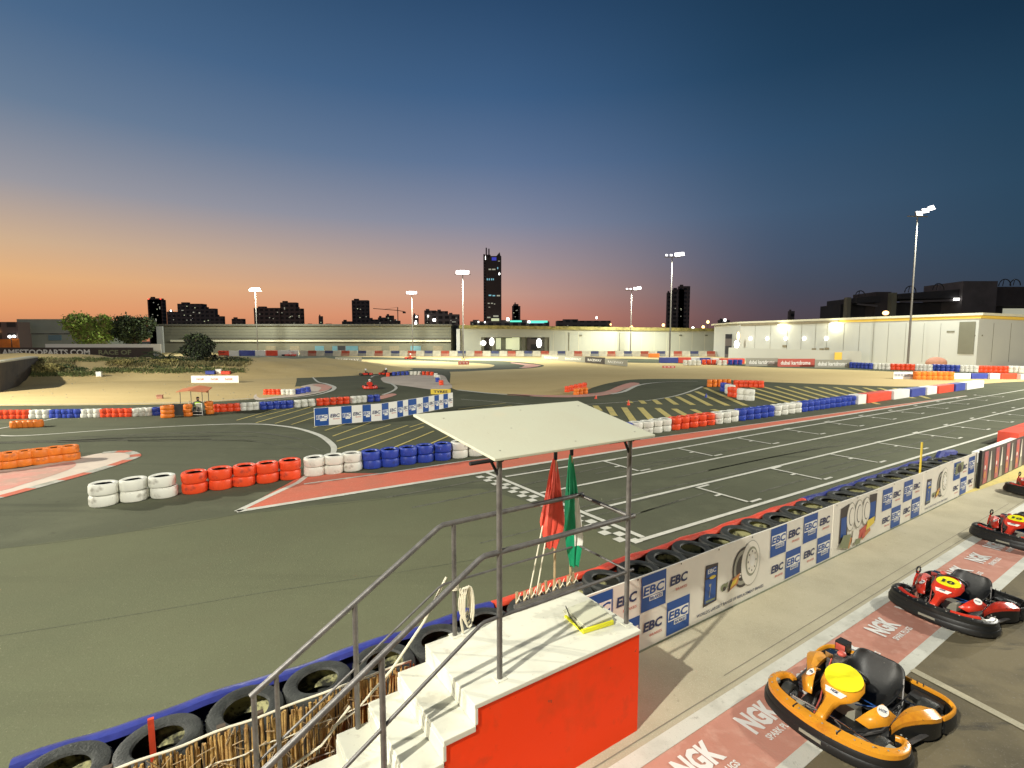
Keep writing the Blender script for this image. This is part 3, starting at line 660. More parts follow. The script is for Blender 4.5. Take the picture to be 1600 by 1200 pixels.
def sheet_body(f, u0, u1, z0, z1, thick=.02, m=0, wav=.012):
    n = int((u1-u0)/.1)+1; vs = []
    for i in range(n+1):
        u = u0+(u1-u0)*i/n
        for z, d in ((z0-.01-.02*abs(math.sin(u*1.7)), -.002),(z1+.006*math.sin(u*2.2), -.002),(z1+.006*math.sin(u*2.2), -thick),(z0, -thick)): vs.append(f.p(u,z,d))
    f.b.add(vs, [(i*4+j,(i+1)*4+j,(i+1)*4+(j+1)%4,i*4+(j+1)%4) for i in range(n) for j in range(4)]+[(3,2,1,0),(n*4,n*4+1,n*4+2,n*4+3)], m)
def ebc_sq(f, u, z, w_, h_, blue):
    if blue:
        f.rect(u, z, u+w_, z+h_, 1, .003)
        f.rect(u+w_*.06,z+h_*.40,u+w_*.95,z+h_*.74,2,.005); f.text('EBC', u+w_*.5, z+h_*.57, w_*.82, h_*.26, 1, .007, .03, .15)
        f.rect(u+w_*.32,z+h_*.25,u+w_*.86,z+h_*.38,2,.005); f.text('BRAKES', u+w_*.59, z+h_*.315, w_*.48, h_*.09, 1, .007, .02)
    else:
        f.text('EBC', u+w_*.5, z+h_*.56, w_*.74, h_*.28, 3, .003, .035, .15); f.text('BRAKES', u+w_*.62, z+h_*.27, w_*.5, h_*.075, 4, .003, .01)
def pic_disc(f, u, z, sc_=1):
    f.poly([(u,z+.0),(u+.30,z+.02),(u+.31,z+.56),(u+.04,z+.58)],6,.003); f.rect(u+.03,z+.04,u+.27,z+.38,1,.005); f.rect(u+.05,z+.40,u+.28,z+.52,1,.005)
    f.text('EBC',u+.17,z+.48,.18,.06,2,.007); f.ell(u+.19,z+.385,.07,.025,8,.007); f.text('7',u+.14,z+.2,.05,.2,5,.007); f.rect(u+.05,z+.05,u+.26,z+.08,9,.007)
    f.ell(u+.92,z+.34,.26,.30,6,.003); f.ell(u+.90,z+.34,.21,.26,5,.0035); f.ell(u+.90,z+.34,.16,.2,6,.004)
    f.ell(u+1.10,z+.36,.245,.34,5,.005); f.ell(u+1.10,z+.36,.235,.33,0,.0055); f.ell(u+1.12,z+.38,.155,.225,5,.006); f.ell(u+1.13,z+.38,.14,.205,9,.0065); f.ell(u+1.13,z+.38,.13,.19,0,.007); f.ell(u+1.14,z+.39,.06,.09,2,.0075)
    for k in range(8):
        a = k*math.pi/4; f.ell(u+1.13+.1*math.cos(a), z+.385+.145*math.sin(a), .012,.017,6,.0078,8)
    for k in range(5): f.rect(u+.80+.03*k, z+.2+.04*k, u+.86+.03*k, z+.225+.04*k, 2, .0045)
    f.poly([(u+.42,z+.1),(u+.55,z+.14),(u+.56,z+.22),(u+.44,z+.19)],9,.004); f.ell(u+.46,z+.16,.07,.055,9,.0042); f.ell(u+.47,z+.14,.04,.03,6,.005)
    f.poly([(u+.55,z+.06),(u+.78,z+.13),(u+.84,z+.28),(u+.62,z+.22)],7,.0085); f.poly([(u+.6,z+.11),(u+.74,z+.15),(u+.78,z+.23),(u+.65,z+.19)],8,.0095); f.poly([(u+.55,z+.06),(u+.60,z+.08),(u+.66,z+.22),(u+.62,z+.22)],6,.009)
def mk_banner(s0, s1, label, fill):
    f = Flat(W(0,4.05,0), W(1,0)-W(0,0)); sheet_body(f, s0, s1, .02, .955)
    fill(f)
    for k in range(int((s1-s0)/.8)): f.ell(s0+.1+k*.8, .93, .012,.012,6,.002,8)
    return tag(f.b.build('advertising_banner', BM), label, 'banner', 'brake advertising banners along the pavement')
def fill1(f):
    for u, up in ((3.63,1),(4.09,0),(4.56,1),(5.04,0)):
        ebc_sq(f, u, .49, .45, .45, up); ebc_sq(f, u, .035, .45, .44, not up)
    pic_disc(f, 5.78, .19)
    f.text("WORLD'S LARGEST RANGE OF REPLACEMENT BRAKES", 6.45, .105, 1.6, .045, 3, .003, .01)
    for u, up in ((7.40,1),(7.86,0),(8.37,1),(8.85,0)):
        ebc_sq(f, u, .49, .45, .45, up); ebc_sq(f, u, .035, .45, .44, not up)
def fill2(f):
    f.poly([(9.62,.2),(9.92,.28),(9.95,.88),(9.64,.84)],6,.003); f.rect(9.67,.3,9.88,.66,1,.005); f.poly([(10.75,.3),(11.08,.34),(11.10,.88),(10.78,.90)],6,.003); f.rect(10.8,.42,11.05,.74,1,.005)
    for k in range(3):
        u = 10.04+k*.30; f.ell(u,.62,.17,.27,5,.006+k*.002); f.ell(u,.62,.155,.25,0,.0065+k*.002); f.ell(u+.02,.62,.10,.17,6,.007+k*.002); f.ell(u+.03,.62,.09,.155,0,.0075+k*.002)
    for pts, m in (([(9.6,.14),(9.95,.05),(10.05,.3),(9.75,.34)],9),([(9.75,.1),(10.0,.04),(10.1,.22),(9.85,.28)],7),([(10.1,.1),(10.4,.12),(10.38,.34),(10.15,.36)],0),([(10.35,.12),(10.7,.2),(10.68,.36),(10.4,.3)],4),([(10.65,.24),(11.0,.32),(11.0,.45),(10.7,.42)],8),([(10.2,.06),(10.42,.04),(10.45,.14),(10.25,.16)],9),([(10.5,.08),(10.85,.2),(10.82,.27),(10.5,.17)],7)): f.poly(pts, m, .014+.0007*m)
    f.ell(10.55,.17,.06,.05,4,.024)
    for u, up in ((11.36,1),(11.82,0),(12.38,1),(12.84,0)):
        ebc_sq(f, u, .46, .45, .43, up); ebc_sq(f, u, .02, .45, .42, not up)
def fill3(f):
    pic_disc(f, 13.6, .17)
    f.text("WORLD'S LARGEST RANGE OF REPLACEMENT BRAKES", 14.3, .09, 1.4, .04, 3, .003, .01)
    for u, up in ((15.3,1),(15.82,0),(16.34,1)):
        ebc_sq(f, u, .46, .45, .43, up); ebc_sq(f, u, .02, .45, .42, not up)
    f.poly([(15.38,.6),(15.9,.62),(15.95,.85),(15.42,.86)],9,.012); f.ell(15.65,.72,.14,.1,6,.014)
mk_banner(3.60, 9.36, 'nearest white banner with blue checks and a brake disc, beside the red stand', fill1)
mk_banner(9.38, 13.42, 'middle white banner showing three brake discs between blue checks', fill2)
mk_banner(13.44, 16.98, 'farthest white banner with one disc, ending at the dark banner', fill3)
def fill_dark():
    f = Flat(W(0,4.02,0), W(1,0)-W(0,0)); sheet_body(f, 17.02, 22.9, .03, .93, m=6)
    for k in range(6):
        u = 17.15+k*.98
        f.rect(u+.30,.05,u+.62,.9,10,.003); f.ell(u+.46,.60,.12,.2,4,.005); f.ell(u+.42,.28,.10,.10,7,.005); f.ell(u+.40,.48,.05,.06,2,.007)
        f.poly([(u+.68,.04),(u+.98,.04),(u+.93,.34),(u+.75,.34)],5,.004); f.poly([(u+.76,.34),(u+.93,.34),(u+.88,.86),(u+.84,.86)],0,.005)
    tag(f.b.build('advertising_banner', BM), 'dark maroon banner with white cones at the right edge', 'banner')
fill_dark()
pb = MB(); pb.tube([W(16.99,3.99,0),W(16.99,3.99,1.0)],.03,0,8); tag(pb.build('banner_post','dark_gap'), 'black post where the white and dark banners meet', 'post')
pb = MB(); pb.tube([W(14.0,4.3,0),W(14.0,4.3,1.5)],.02,0,8); tag(pb.build('stake','ink_yellow'), 'thin yellow stake rising from the tyres behind the far banner', 'stake')
# ---------------------------------------------------------------- flag stand with stairs
S0, S1, T0, T1 = 1.77, 3.57, 3.17, 4.10
fs = thing('flag_stand', 'red flag stand with white stairs, grey rails and a cream flat roof', 'flag stand')
XR = Matrix.Rotation(ROT_ST,4,'Z')
prof = [(S1,0),(S1,1.0)]; stp = []
ss, zz = S0, 1.04
prof.append((S0+.014,1.0))
for k in range(5):
    zz -= .17; prof.append((ss+.014, zz-.04)); ss -= .27; prof.append((ss+.014, zz-.04)); stp.append((ss, zz))
prof += [(ss+.014, 0)]
b = MB(); n = len(prof)
b.add([tuple(XR @ Vector((p[0],T0+.012,p[1]))) for p in prof]+[tuple(XR @ Vector((p[0],T1-.012,p[1]))) for p in prof], [list(range(n))[::-1], [n+i for i in range(n)]]+[(i,(i+1)%n,n+(i+1)%n,n+i) for i in range(n)], 0)
b.build('base', 'stage_red', fs)
b = MB(); b.box((S0-.010,T0,1.0),(S1+.012,T1,1.04),0,XR); b.build('deck', 'stage_white', fs, bevel=.006)
for i,(a,z) in enumerate(stp):
    b = MB(); b.box((a-.002,T0,z-.05),(a+.27,T1,z),0,XR); b.box((a+.262,T0,z+.001),(a+.29,T1,z+.1295),0,XR)
    b.build('step', 'stage_white', fs, bevel=.006)
# posts, rails
R_ = .021
def pipe(pts, r=R_, name='rail', m='steel'):
    b = MB(); b.tube([XR @ Vector(p) for p in pts], r, 0, 10); return b.build(name, m, fs)
tn, tfar = T0+.155, T1-.03
slope = .17/.27
def rl(h, t, s_end=-.2, s_start=3.62):
    k = 1.92; return [(s_start,t,1.04+h),(k+.02,t,1.04+h),(k-.03,t,1.04+h-.02),(s_end,t,1.04+h-slope*(k-s_end))]
pipe(rl(1.07,tn), .024, 'handrail'); pipe(rl(.53,tn), .015, 'mid_rail')
pipe(rl(1.09,tfar,.34), .024, 'handrail'); pipe(rl(.53,tfar,.34), .011, 'mid_rail')
pipe([(S1+.0,tn,2.11),(S1+.0,tfar,2.13)], .02, 'handrail')
pipe([(3.56,tn,1.57),(3.56,tfar,1.57)], .011, 'mid_rail')
pipe([(2.08,tn,1.04),(2.08,tn,2.90)], .024, 'post'); pipe([(3.54,tn,1.04),(3.54,tn,2.90)], .024, 'post')
pipe([(2.05,tfar,1.04),(2.05,tfar,2.13)], .022, 'post')
z_ = .53; pipe([(1.13,tfar,.53),(1.13,tfar,2.13-slope*.79)], .022, 'post')
pipe([(1.10,tn,.53),(1.10,tn,2.11-slope*.82)], .022, 'post')
pipe([(.36,tfar,.0),(.36,tfar,2.13-slope*1.56)], .02, 'post'); pipe([(.20,tn,0),(.20,tn,2.11-slope*1.72)], .022, 'post')
pipe([(.52,tfar,.1),(.52,tfar,2.13-slope*1.40)], .018, 'post')
for s_,t_ in ((2.08,tn),(3.54,tn),(2.05,tfar)):
    b = MB(); b.box((s_-.045,t_-.045,1.04),(s_+.045,t_+.045,1.047),0,XR); b.build('foot_plate','stage_white',fs)
# roof
nr = [Vector((1.97,3.21,2.885)), Vector((3.76,3.21,2.885)), Vector((3.56,4.10,3.135)), Vector((1.70,4.14,3.135))]
b = MB(); up = Vector((0,0,.022))
b.add([XR @ v for v in nr]+[XR @ (v+up) for v in nr], [(3,2,1,0),(4,5,6,7),(0,1,5,4),(1,2,6,5),(2,3,7,6),(3,0,4,7)], 0)
roof = b.build('roof', ['roof_cream','dark_gap'], fs, bevel=.004)
b = MB()
for u, v in ((.08,.12),(.5,.1),(.92,.12),(.1,.85),(.55,.88),(.93,.86),(.32,.5)):
    p_ = nr[0].lerp(nr[1],u).lerp(nr[3].lerp(nr[2],u),v)+up
    b.ball(XR @ p_, (.011,.011,.005), 0, 8, 4)
b.build('screw', 'ink_grey', roof)
for s_ in (2.08, 3.54):
    b = MB()
    b.tube([XR @ Vector(p) for p in ((s_,tn-.05,2.87),(s_,4.05,3.10))], .018, 0, 6)
    b.tube([XR @ Vector(p) for p in ((s_-.28 if s_ < 3 else s_+.1,tn-.03,2.875),(s_+.16 if s_ < 3 else s_-.3,tn-.03,2.875))], .016, 0, 6)
    b.tube([XR @ Vector(p) for p in ((s_,tn,2.72),(s_-.09,tn-.01,2.88))], .012, 0, 6)
    b.build('bracket', 'dark_gap', fs)
# flag holders: a row of short wooden tubes with white ties
b = MB(); tt_ = MB()
for k in range(9):
    s_ = 2.78+k*.095; lean = .02*math.sin(k*3)
    b.tube([XR @ Vector((s_,tfar+.035,1.10)), XR @ Vector((s_+lean,tfar+.04,1.24+.02*math.sin(k*5)))], .016, 0, 8)
    tt_.tube([XR @ Vector((s_-.03,tfar+.01,1.15)), XR @ Vector((s_,tfar+.0,1.19)), XR @ Vector((s_+.03,tfar+.01,1.15))], .006, 0, 5)
    tt_.tube([XR @ Vector((s_,tfar+.008,1.19)), XR @ Vector((s_+.015,tfar-.01,1.25))], .004, 0, 5)
hb = MB(); hb.box((2.72,tfar-.018,1.10),(3.62,tfar+.012,1.135),0,XR); hb.build('flag_holder_bar','steel',fs)
b.build('flag_holder', 'wood', fs); tt_.build('tie', 'rope', fs)
# flags: furled cloth hanging round the stick
def flag(name, s_, t_, ztop, zc0, zc1, m, label, wid, off, white=False):
    base = W(s_, t_, 1.06); f = thing(name, label, 'flag', base)
    b = MB(); b.tube([(0,0,.0),(0,0,ztop-1.06)], .013, 0, 8); b.build('pole','wood',f)
    b = MB(); b.tube([(0,0,ztop-1.15),(0,0,ztop-1.03)], .020, 0, 8); b.build('tip','dark_gap',f)
    b = MB(); n = 30; kk = 26; vs = []
    for i in range(kk+1):
        q = i/kk; z = zc1-1.06-(zc1-zc0)*q
        rw = wid*(.13+.87*min(1,q*1.25)**.9)*(1-.55*max(0,q-.72)/.28)
        for j in range(n):
            a = 2*math.pi*j/n
            fold = 1+.30*math.sin(3*a+q*2)+.20*math.sin(7*a+q*5+off)+.08*math.sin(13*a)
            vs.append((math.cos(a)*rw*fold+off*.03*q*1.5-.01, math.sin(a)*rw*.6*fold, z+.015*math.sin(5*a)*(q > .9)))
    b.add(vs, [(i*n+j,(i+1)*n+j,(i+1)*n+(j+1)%n,i*n+(j+1)%n) for i in range(kk) for j in range(n)]+[list(range(n)), [kk*n+j for j in range(n)][::-1]], 0, True)
    cl = b.build('cloth', [m,'ink_white'], f)
    if white:
        for p in cl.data.polygons:
            c_ = p.center
            if c_.x > wid*.38 and .40 < (zc1-1.06-c_.z)/(zc1-zc0) < .80: p.material_index = 1
    return f
flag('flag', 3.27, 4.11, 2.64, 1.60, 2.56, 'flag_red', 'red furled flag standing left of the green one on the stand', .112, -1)
flag('flag', 3.49, 4.11, 2.66, 1.34, 2.58, 'flag_green', 'green furled flag with a white patch, right of the red flag', .098, 1, True)
b = MB()
for i in range(2):
    pass
for (a, c_, lab) in (((2.93,1.12),(3.12,1.86),'left thin white stick leaning in the flag holders'),((3.03,1.12),(3.20,1.88),'right thin white stick leaning in the flag holders')):
    b = MB(); b.tube([W(a[0],4.12,a[1]), W(c_[0],4.13,c_[1])], .008, 0, 6); tag(b.build('flag_stick','rope'), lab, 'stick', 'white sticks in the flag holders')
# hanging red tail of the red flag
# rope on the far post
b = MB()
p0 = Vector((2.05,tfar,1.55))
for k in range(4):
    cx_, ry_ = 2.13+.012*k, .14+.02*k
    b.tube([XR @ Vector((cx_+.05*math.cos(a_), tfar-.035-.012*k, 1.44-ry_*.6+ry_*math.sin(a_))) for a_ in [i*math.pi/8 for i in range(16)]], .010, 0, 6, closed=True)
for k in range(4): b.tube([XR @ Vector((2.05+.035*math.cos(a), tfar+.035*math.sin(a), 1.50+.016*k)) for a in [i*math.pi/4 for i in range(9)]], .009, 0, 6)
b.tube([XR @ Vector(p) for p in ((2.09,tfar-.03,1.5),(2.13,tfar-.03,1.35),(2.10,tfar-.03,1.2),(2.12,tfar-.03,1.06))], .012, 0, 6)
tag(b.build('rope_coil','rope'), 'coil of pale rope tied to the far stair post', 'rope')
b = MB(); b.tube([XR @ Vector(p) for p in ((1.98,tfar+.02,1.62),(1.75,tfar+.03,1.25),(1.45,tfar+.05,.90),(1.15,tfar+.10,.62),(.95,tfar+.1,.55))], .011, 0, 6)
tag(b.build('rope_line','rope'), 'pale rope running down beside the far stair rail', 'rope')
b = MB(); b.tube([XR @ Vector(p) for p in ((1.10,tfar+.12,.66),(.85,tfar+.09,.44),(.5,tfar+.08,.34),(.1,tfar+.08,.30))], .012, 0, 6); tag(b.build('rope_end','rope'), 'slack pale rope hanging across the reed screen', 'rope')
# folded sheet with yellow edge on the deck
fb = thing('folded_sheet', 'white folded sheet with a yellow edge lying on the deck corner', 'sheet', W(3.27,3.62,1.044), ROT_ST-.12)
b = MB()
for k in range(3): b.box((-.14+.012*k,-.20,.004+.018*k),(.20-.006*k,.19-.01*k,.018+.018*k),0,Matrix.Rotation(-.05*k,4,'Y'))
b.build('sheet','roof_cream',fb)
b = MB(); b.box((-.18,-.225,.002),(.18,-.205,.040),0); b.box((-.18,-.203,.002),(-.155,.10,.02),0); b.build('edge','number_yellow',fb)
b = MB(); b.tube([(-.18,-.18,.02),(-.17,.02,.05),(-.10,.20,.05)], .005, 0, 5); b.build('cord','dark_gap',fb)
# ---------------------------------------------------------------- reed screen
rs = thing('reed_screen', 'brown reed screen with a pale top rail beside the stairs', 'screen')
b = MB(); s_ = -2.2; tR = 4.30
while s_ < 1.72:
    hh = random.uniform(.70,.79); r = random.uniform(.006,.013)
    ln_ = random.uniform(-.02,.02)
    b.tube([W(s_,tR+random.uniform(-.015,.015),.01), W(s_+ln_*.5,tR+random.uniform(-.02,.02),hh*.5), W(s_+ln_,tR+random.uniform(-.015,.015),hh)], r, random.choice([0,0,0,0,1]), 5)
    s_ += random.uniform(.007,.015)
for _ in range(240):
    s_ = random.uniform(-2,1.7); z = random.uniform(.1,.7); b.tube([W(s_,tR-.02,z), W(s_+random.uniform(-.12,.12),tR-.035,z+random.uniform(-.14,.14))], .004, 2, 4)
b.build('reeds', ['reed','bark','wood'], rs)
b = MB(); q = [W(s0/10,tR-.01+.006*math.sin(s0),.80+.004*math.sin(s0*1.3)) for s0 in range(-22,18)]; b.tube(q, .010, 0, 6); b.build('top_rail','rope',rs)
for z in (.25,.55):
    b = MB(); b.tube([W(s0/10,tR-.022+.006*math.sin(s0*2),z+.012*math.sin(s0*1.7)) for s0 in range(-22,18)], .006, 0, 5); b.build('binding','rope',rs)
for s_ in (-1.35,-.55,.15,.42,1.25): 
    b = MB(); b.box((s_-.03,tR+.03,0),(s_+.03,tR+.07,.80),0,XR); b.build('post','bark',rs)
b = MB(); b.box((-.02,-.012,0),(.02,.012,.62),0); o = b.build('marker_slat','belt_red'); o.location = W(-.30,4.62,.30); o.rotation_euler = (.1,0,ROT_ST)
tag(o, 'upright red slat stuck in the tyre near the bottom left corner', 'slat')
# ---------------------------------------------------------------- karts (local +x is the nose)
def offset(path, d):
    out = []; n = len(path)
    for i, p in enumerate(path):
        a = path[max(i-1,0)]; c = path[min(i+1,n-1)]; dx, dy = c[0]-a[0], c[1]-a[1]; L = math.hypot(dx,dy) or 1
        out.append((p[0]-dy/L*d, p[1]+dx/L*d))
    return out
def sm2(pts, n=5): return [(v.x, v.y) for v in smooth_pts([Vector((p[0],p[1],0)) for p in pts], n)]
def band(b, path, w0, w1, z0, z1, m, top=None):
    """bar following a path: outer edge offset w0, inner w1 (list ok), bottom z0, top z1"""
    n = len(path)
    z1 = z1 if isinstance(z1, list) else [z1]*n
    o_ = [(offset(path, w0[i] if isinstance(w0,list) else w0))[i] for i in range(n)]; i_ = [(offset(path, w1[i] if isinstance(w1,list) else w1))[i] for i in range(n)]
    A = []; k = 6
    for i in range(n):
        ox, oy = o_[i]; ix, iy = i_[i]; mx, my = (ox*.75+ix*.25), (oy*.75+iy*.25); t = z1[i]
        A += [(ox,oy,z0),(ox,oy,t-(t-z0)*.25),(mx,my,t),(ix*.8+ox*.2,iy*.8+oy*.2,t),(ix,iy,t-(t-z0)*.3),(ix,iy,z0)]
    b.add(A, [(i*k+j,(i+1)*k+j,(i+1)*k+(j+1)%k,i*k+(j+1)%k) for i in range(n-1) for j in range(k)]+[list(range(k))[::-1],[(n-1)*k+j for j in range(k)]], m, True)
def plate(b, pts, th, m):              # thin curved panel from a grid row list
    n = len(pts[0]); vs = [p for r in pts for p in r]; k = len(pts)
    b.add(vs, [(i*n+j, i*n+j+1, (i+1)*n+j+1, (i+1)*n+j) for i in range(k-1) for j in range(n-1)], m, True)
def make_kart(name, body, label, num, group, fair='kart_orange', extra=None, ps=1.0):
    k = thing(name, label, 'go kart', group=group)
    black = 'black_plastic'
    b = MB(); b.prism([(-.62,-.36),(-.62,.36),(-.1,.40),(.30,.36),(.60,.24),(.64,0),(.60,-.24),(.30,-.36),(-.1,-.40)], .035, .05, 0); b.build('floor_tray', black, k)
    fr = sm2([(.24,.46),(.22,.52),(.27,.575),(.38,.60),(.50,.575),(.61,.49),(.69,.33),(.73,.15),(.74,0),(.73,-.15),(.69,-.33),(.61,-.49),(.50,-.575),(.38,-.60),(.27,-.575),(.22,-.52),(.24,-.46)], 4)
    b = MB(); band(b, fr, .036, -.03, .035, .175, 0); band(b, fr, .05, .0, .045, .12, 0); b.build('front_bumper', black, k)
    n = len(fr); inner = [-.028-.055*math.sin(math.pi*i/(n-1))**2.2-.02*math.sin(math.pi*i/(n-1)) for i in range(n)]
    b = MB(); band(b, fr, .018, inner, .165, [.20+.045*math.sin(math.pi*i/(n-1)) for i in range(n)], 0)
    f = b.build('front_fairing', fair, k)
    b = MB()
    for s_ in (-1,1): b.box((.655,s_*.20-.006,.17),(.73,s_*.20+.006,.247),0)
    for s_ in (-1,1): b.box((.43,s_*.54-.05,.185),(.52,s_*.54+.03,.225),1,None)
    b.box((.786,-.10,.085),(.792,.10,.115),1)
    for i in range(3,len(fr)-3,3): b.ball((fr[i][0]*.985,fr[i][1]*.985,.215+.036*math.sin(math.pi*i/(len(fr)-1))),(.009,.009,.005),1,6,4)
    b.build('fairing_decals', ['dark_gap','ink_grey'], f)
    rb = sm2([(-.40,.585),(-.52,.60),(-.66,.585),(-.745,.50),(-.77,.36),(-.775,0),(-.77,-.36),(-.745,-.50),(-.66,-.585),(-.52,-.60),(-.40,-.585)], 4)
    b = MB(); band(b, rb, -.03, .035, .05, .17, 0)
    b.build('rear_bumper', black, k)
    b = MB(); band(b, rb, -.022, .006, .175, .212, 0); rt = b.build('rear_trim', fair, k)
    b = MB()
    for i in range(12): b.box((-.745,-.30+i*.055,.22),(-.735,-.295+i*.055,.25),0)
    b.build('cable_tie','dark_gap',rt)
    for s_ in (-1,1):
        top = sm2([(.16,s_*.40),(.05,s_*.44),(-.08,s_*.52),(-.22,s_*.59),(-.36,s_*.60),(-.44,s_*.54)],4); inn = sm2([(.16,s_*.38),(.04,s_*.39),(-.08,s_*.40),(-.22,s_*.42),(-.36,s_*.45),(-.43,s_*.50)],4)
        m_ = len(top); zz = [.17+.09*math.sin(math.pi*i/(m_-1)) for i in range(m_)]
        b = MB(); A = [(x,y,z) for (x,y),z in zip(top,zz)]; B_ = [(x,y,z+.02) for (x,y),z in zip(inn,zz)]; Mi = [((a[0]+c[0])/2,(a[1]+c[1])/2,max(a[2],c[2])+.022) for a,c in zip(A,B_)]
        b.ribbon(A,Mi,0); b.ribbon(Mi,B_,0); b.ribbon([(x,y,z-.045) for x,y,z in A],A,0); b.ribbon(B_,[(x,y,z-.04) for x,y,z in B_],0)
        pod = b.build('side_pod', body, k)
        b = MB(); b.ribbon([(x,y,.05) for x,y in top],[(x,y,z-.04) for (x,y),z in zip(top,zz)],0); b.ribbon([(x,y,.05) for x,y in inn],[(x,y,z-.02) for (x,y),z in zip(inn,zz)],0); b.build('pod_skirt', black, pod)
        b = MB(); b.tube([(.14,s_*.37,.09),(-.42,s_*.45,.09)], .013, 0, 6); b.tube([(.2,s_*.5,.1),(-.45,s_*.585,.1)], .022, 0, 6); b.build('side_bar', 'steel', k)
    # nose panel with number plate
    rows = []
    for x,w_,z,c_ in ((.66,.05,.235,.01),(.60,.055,.262,.012),(.50,.055,.31,.012),(.42,.075,.345,.012),(.36,.14,.375,.015),(.30,.175,.405,.02),(.21,.185,.455,.025),(.13,.15,.495,.02),(.08,.09,.515,.01)):
        rows.append([(x, w_*q, z+c_*(1-q*q)-(.03*(abs(q) > .9))) for q in (-1,-.6,0,.6,1)])
    b = MB(); plate(b, rows, 0, 0); np_ = b.build('nose_panel', body, k)
    so = np_.modifiers.new('s','SOLIDIFY'); so.thickness = .012
    b = MB(); pts = []
    for i in range(20):
        a = 2*math.pi*i/20; u = math.cos(a); v = math.sin(a); x = .235+.130*ps*u; pts.append((x, .168*ps**.3*v*(1-.12*u), .448+.02*(1-v*v)-.130*ps*u*.52+.016))
    b.add(pts, [list(range(20))], 0)
    pl = b.build('number_plate', 'number_yellow', np_)
    tb = MB()
    if num: nb = MB(); put_text(nb, num, (.235,0,.482), (0,1,0), (-.88,0,.46), .15, .11*ps, 0, .05); nb.build('number', 'ink_dark', pl)
    put_text(tb, 'NGK', (.385,0,.392), (0,1,0), (-.88,0,.42), .07, .03, 2, .04)
    tb.build('lettering', ['ink_white','ink_dark','ink_navy'], np_)
    b = MB(); b.add([(.41,-.07,.365),(.41,.07,.365),(.36,.10,.395),(.36,-.10,.395)], [(0,1,2,3)], 0); b.build('white_decal','ink_white',np_)
    # leg guards either side
    for s_ in (-1,1):
        b = MB(); plate(b, [[(.40,s_*.20,.24),(.36,s_*.30,.20)],[(.28,s_*.25,.31),(.22,s_*.40,.24)],[(.14,s_*.30,.36),(.08,s_*.40,.28)],[(.08,s_*.29,.33),(.06,s_*.35,.27)]] if s_ > 0 or True else [], 0, 0)
        g_ = b.build('leg_guard', body, k); g_.modifiers.new('s','SOLIDIFY').thickness = .012
        b = MB(); c_ = Vector((.18,s_*.325,.318)); ux_ = Vector((-.6,s_*.75,-.25)).normalized(); uy_ = Vector((.75,.25*s_,-.35)).normalized()
        nn = ux_.cross(uy_).normalized(); nn = nn if nn.z > 0 else -nn
        b.add([c_+nn*.012+ux_*.05*math.cos(i*math.pi/8)+uy_*.06*math.sin(i*math.pi/8) for i in range(16)], [list(range(16))], 0); put_text(b, 'NGK', c_+nn*.015, ux_, uy_, .07, .028, 1, .03); b.build('sticker',['ink_white','ink_navy'],g_)
    # steering wheel, column
    b = MB(); Xs = Matrix.Translation((.02,0,.44)) @ Matrix.Rotation(-.95,4,'Y')
    b.tube([(.115*math.cos(i*math.pi/10), .13*math.sin(i*math.pi/10), 0) for i in range(20)], .013, 0, 7, Xs, closed=True)
    for a in (0.4, 2.7, 4.71): b.tube([(0,0,-.02),(.11*math.cos(a+1.57)*.0+.11*math.cos(a),.125*math.sin(a),0)], .010, 0, 5, Xs)
    b.tube([(0,0,0),(0,0,-.42)], .011, 1, 6, Xs); b.build('steering_wheel', ['black_plastic','chrome'], k)
    # bucket seat
    b = MB(); prof_ = [(.04,.16),(-.05,.11),(-.18,.08),(-.30,.09),(-.40,.15),(-.48,.26),(-.54,.38),(-.56,.44)]; rows = []
    for i,(x,z) in enumerate(prof_):
        hw = [.18,.235,.25,.255,.255,.25,.235,.18][i]; side = [.02,.10,.15,.17,.15,.10,.05,.01][i]
        rows.append([(x+.10*max(0,abs(q)-.6)*(i > 3), hw*q, z+side*max(0,abs(q)-.45)/.55*(1 if i < 5 else .5)) for q in (-1,-.85,-.6,-.3,0,.3,.6,.85,1)])
    plate(b, rows, 0, 0); st_ = b.build('seat', 'black_plastic', k); so = st_.modifiers.new('s','SOLIDIFY'); so.thickness = .02; st_.modifiers.new('u','SUBSURF').render_levels = 2
    for s_ in (-1,1):
        b = MB(); b.tube([(-.46,s_*.24,.36),(-.36,s_*.28,.14),(-.24,s_*.29,.07)], .009, 0, 6); b.build('seat_stay','steel',k)
    # wheels
    for x,y,r,wd in ((.40,.43,.105,.10),(.40,-.43,.105,.10),(-.50,.44,.115,.15),(-.50,-.44,.115,.15)):
        wh = thing('wheel', None, None); wh.parent = k; wh.location = (x,y,r+.004)
        b = MB(); Xw = Matrix.Rotation(math.pi/2,4,'X') @ Matrix.Translation((0,0,-wd/2)); b.lathe([(a*.9 if i in (0,9) else a, z) for i,(a,z) in enumerate(tyre_prof(r, wd))], 22, X=Xw, mats=[0]*15); b.build('tyre','rubber',wh)
        b = MB(); b.lathe([(.02,-.0),(r*.6,.0),(r*.64,wd*.3),(r*.64,wd*.7),(r*.6,wd*.9),(.02,wd*.6)], 16, X=Xw); b.build('rim','chrome',wh)
    # engine, tank, axle, frame tubes
    b = MB()
    b.box((-.46,-.40,.08),(-.24,-.24,.24),0)
    for i in range(7): b.box((-.45+i*.028,-.41,.24),(-.438+i*.028,-.25,.32),0)
    b.tube([(-.34,-.36,.2),(-.42,-.38,.24),(-.56,-.34,.22),(-.66,-.2,.2)], .03, 1, 8); b.box((-.36,-.42,.30),(-.26,-.34,.36),1); b.build('engine', ['steel','chrome'], k)
    b = MB(); b.tube([(-.50,-.46,.11),(-.50,.46,.11)], .015, 0, 8); b.build('axle','chrome',k)
    b = MB(); b.box((.02,-.09,.05),(.16,.09,.17),0); b.build('fuel_tank','ink_grey',k)
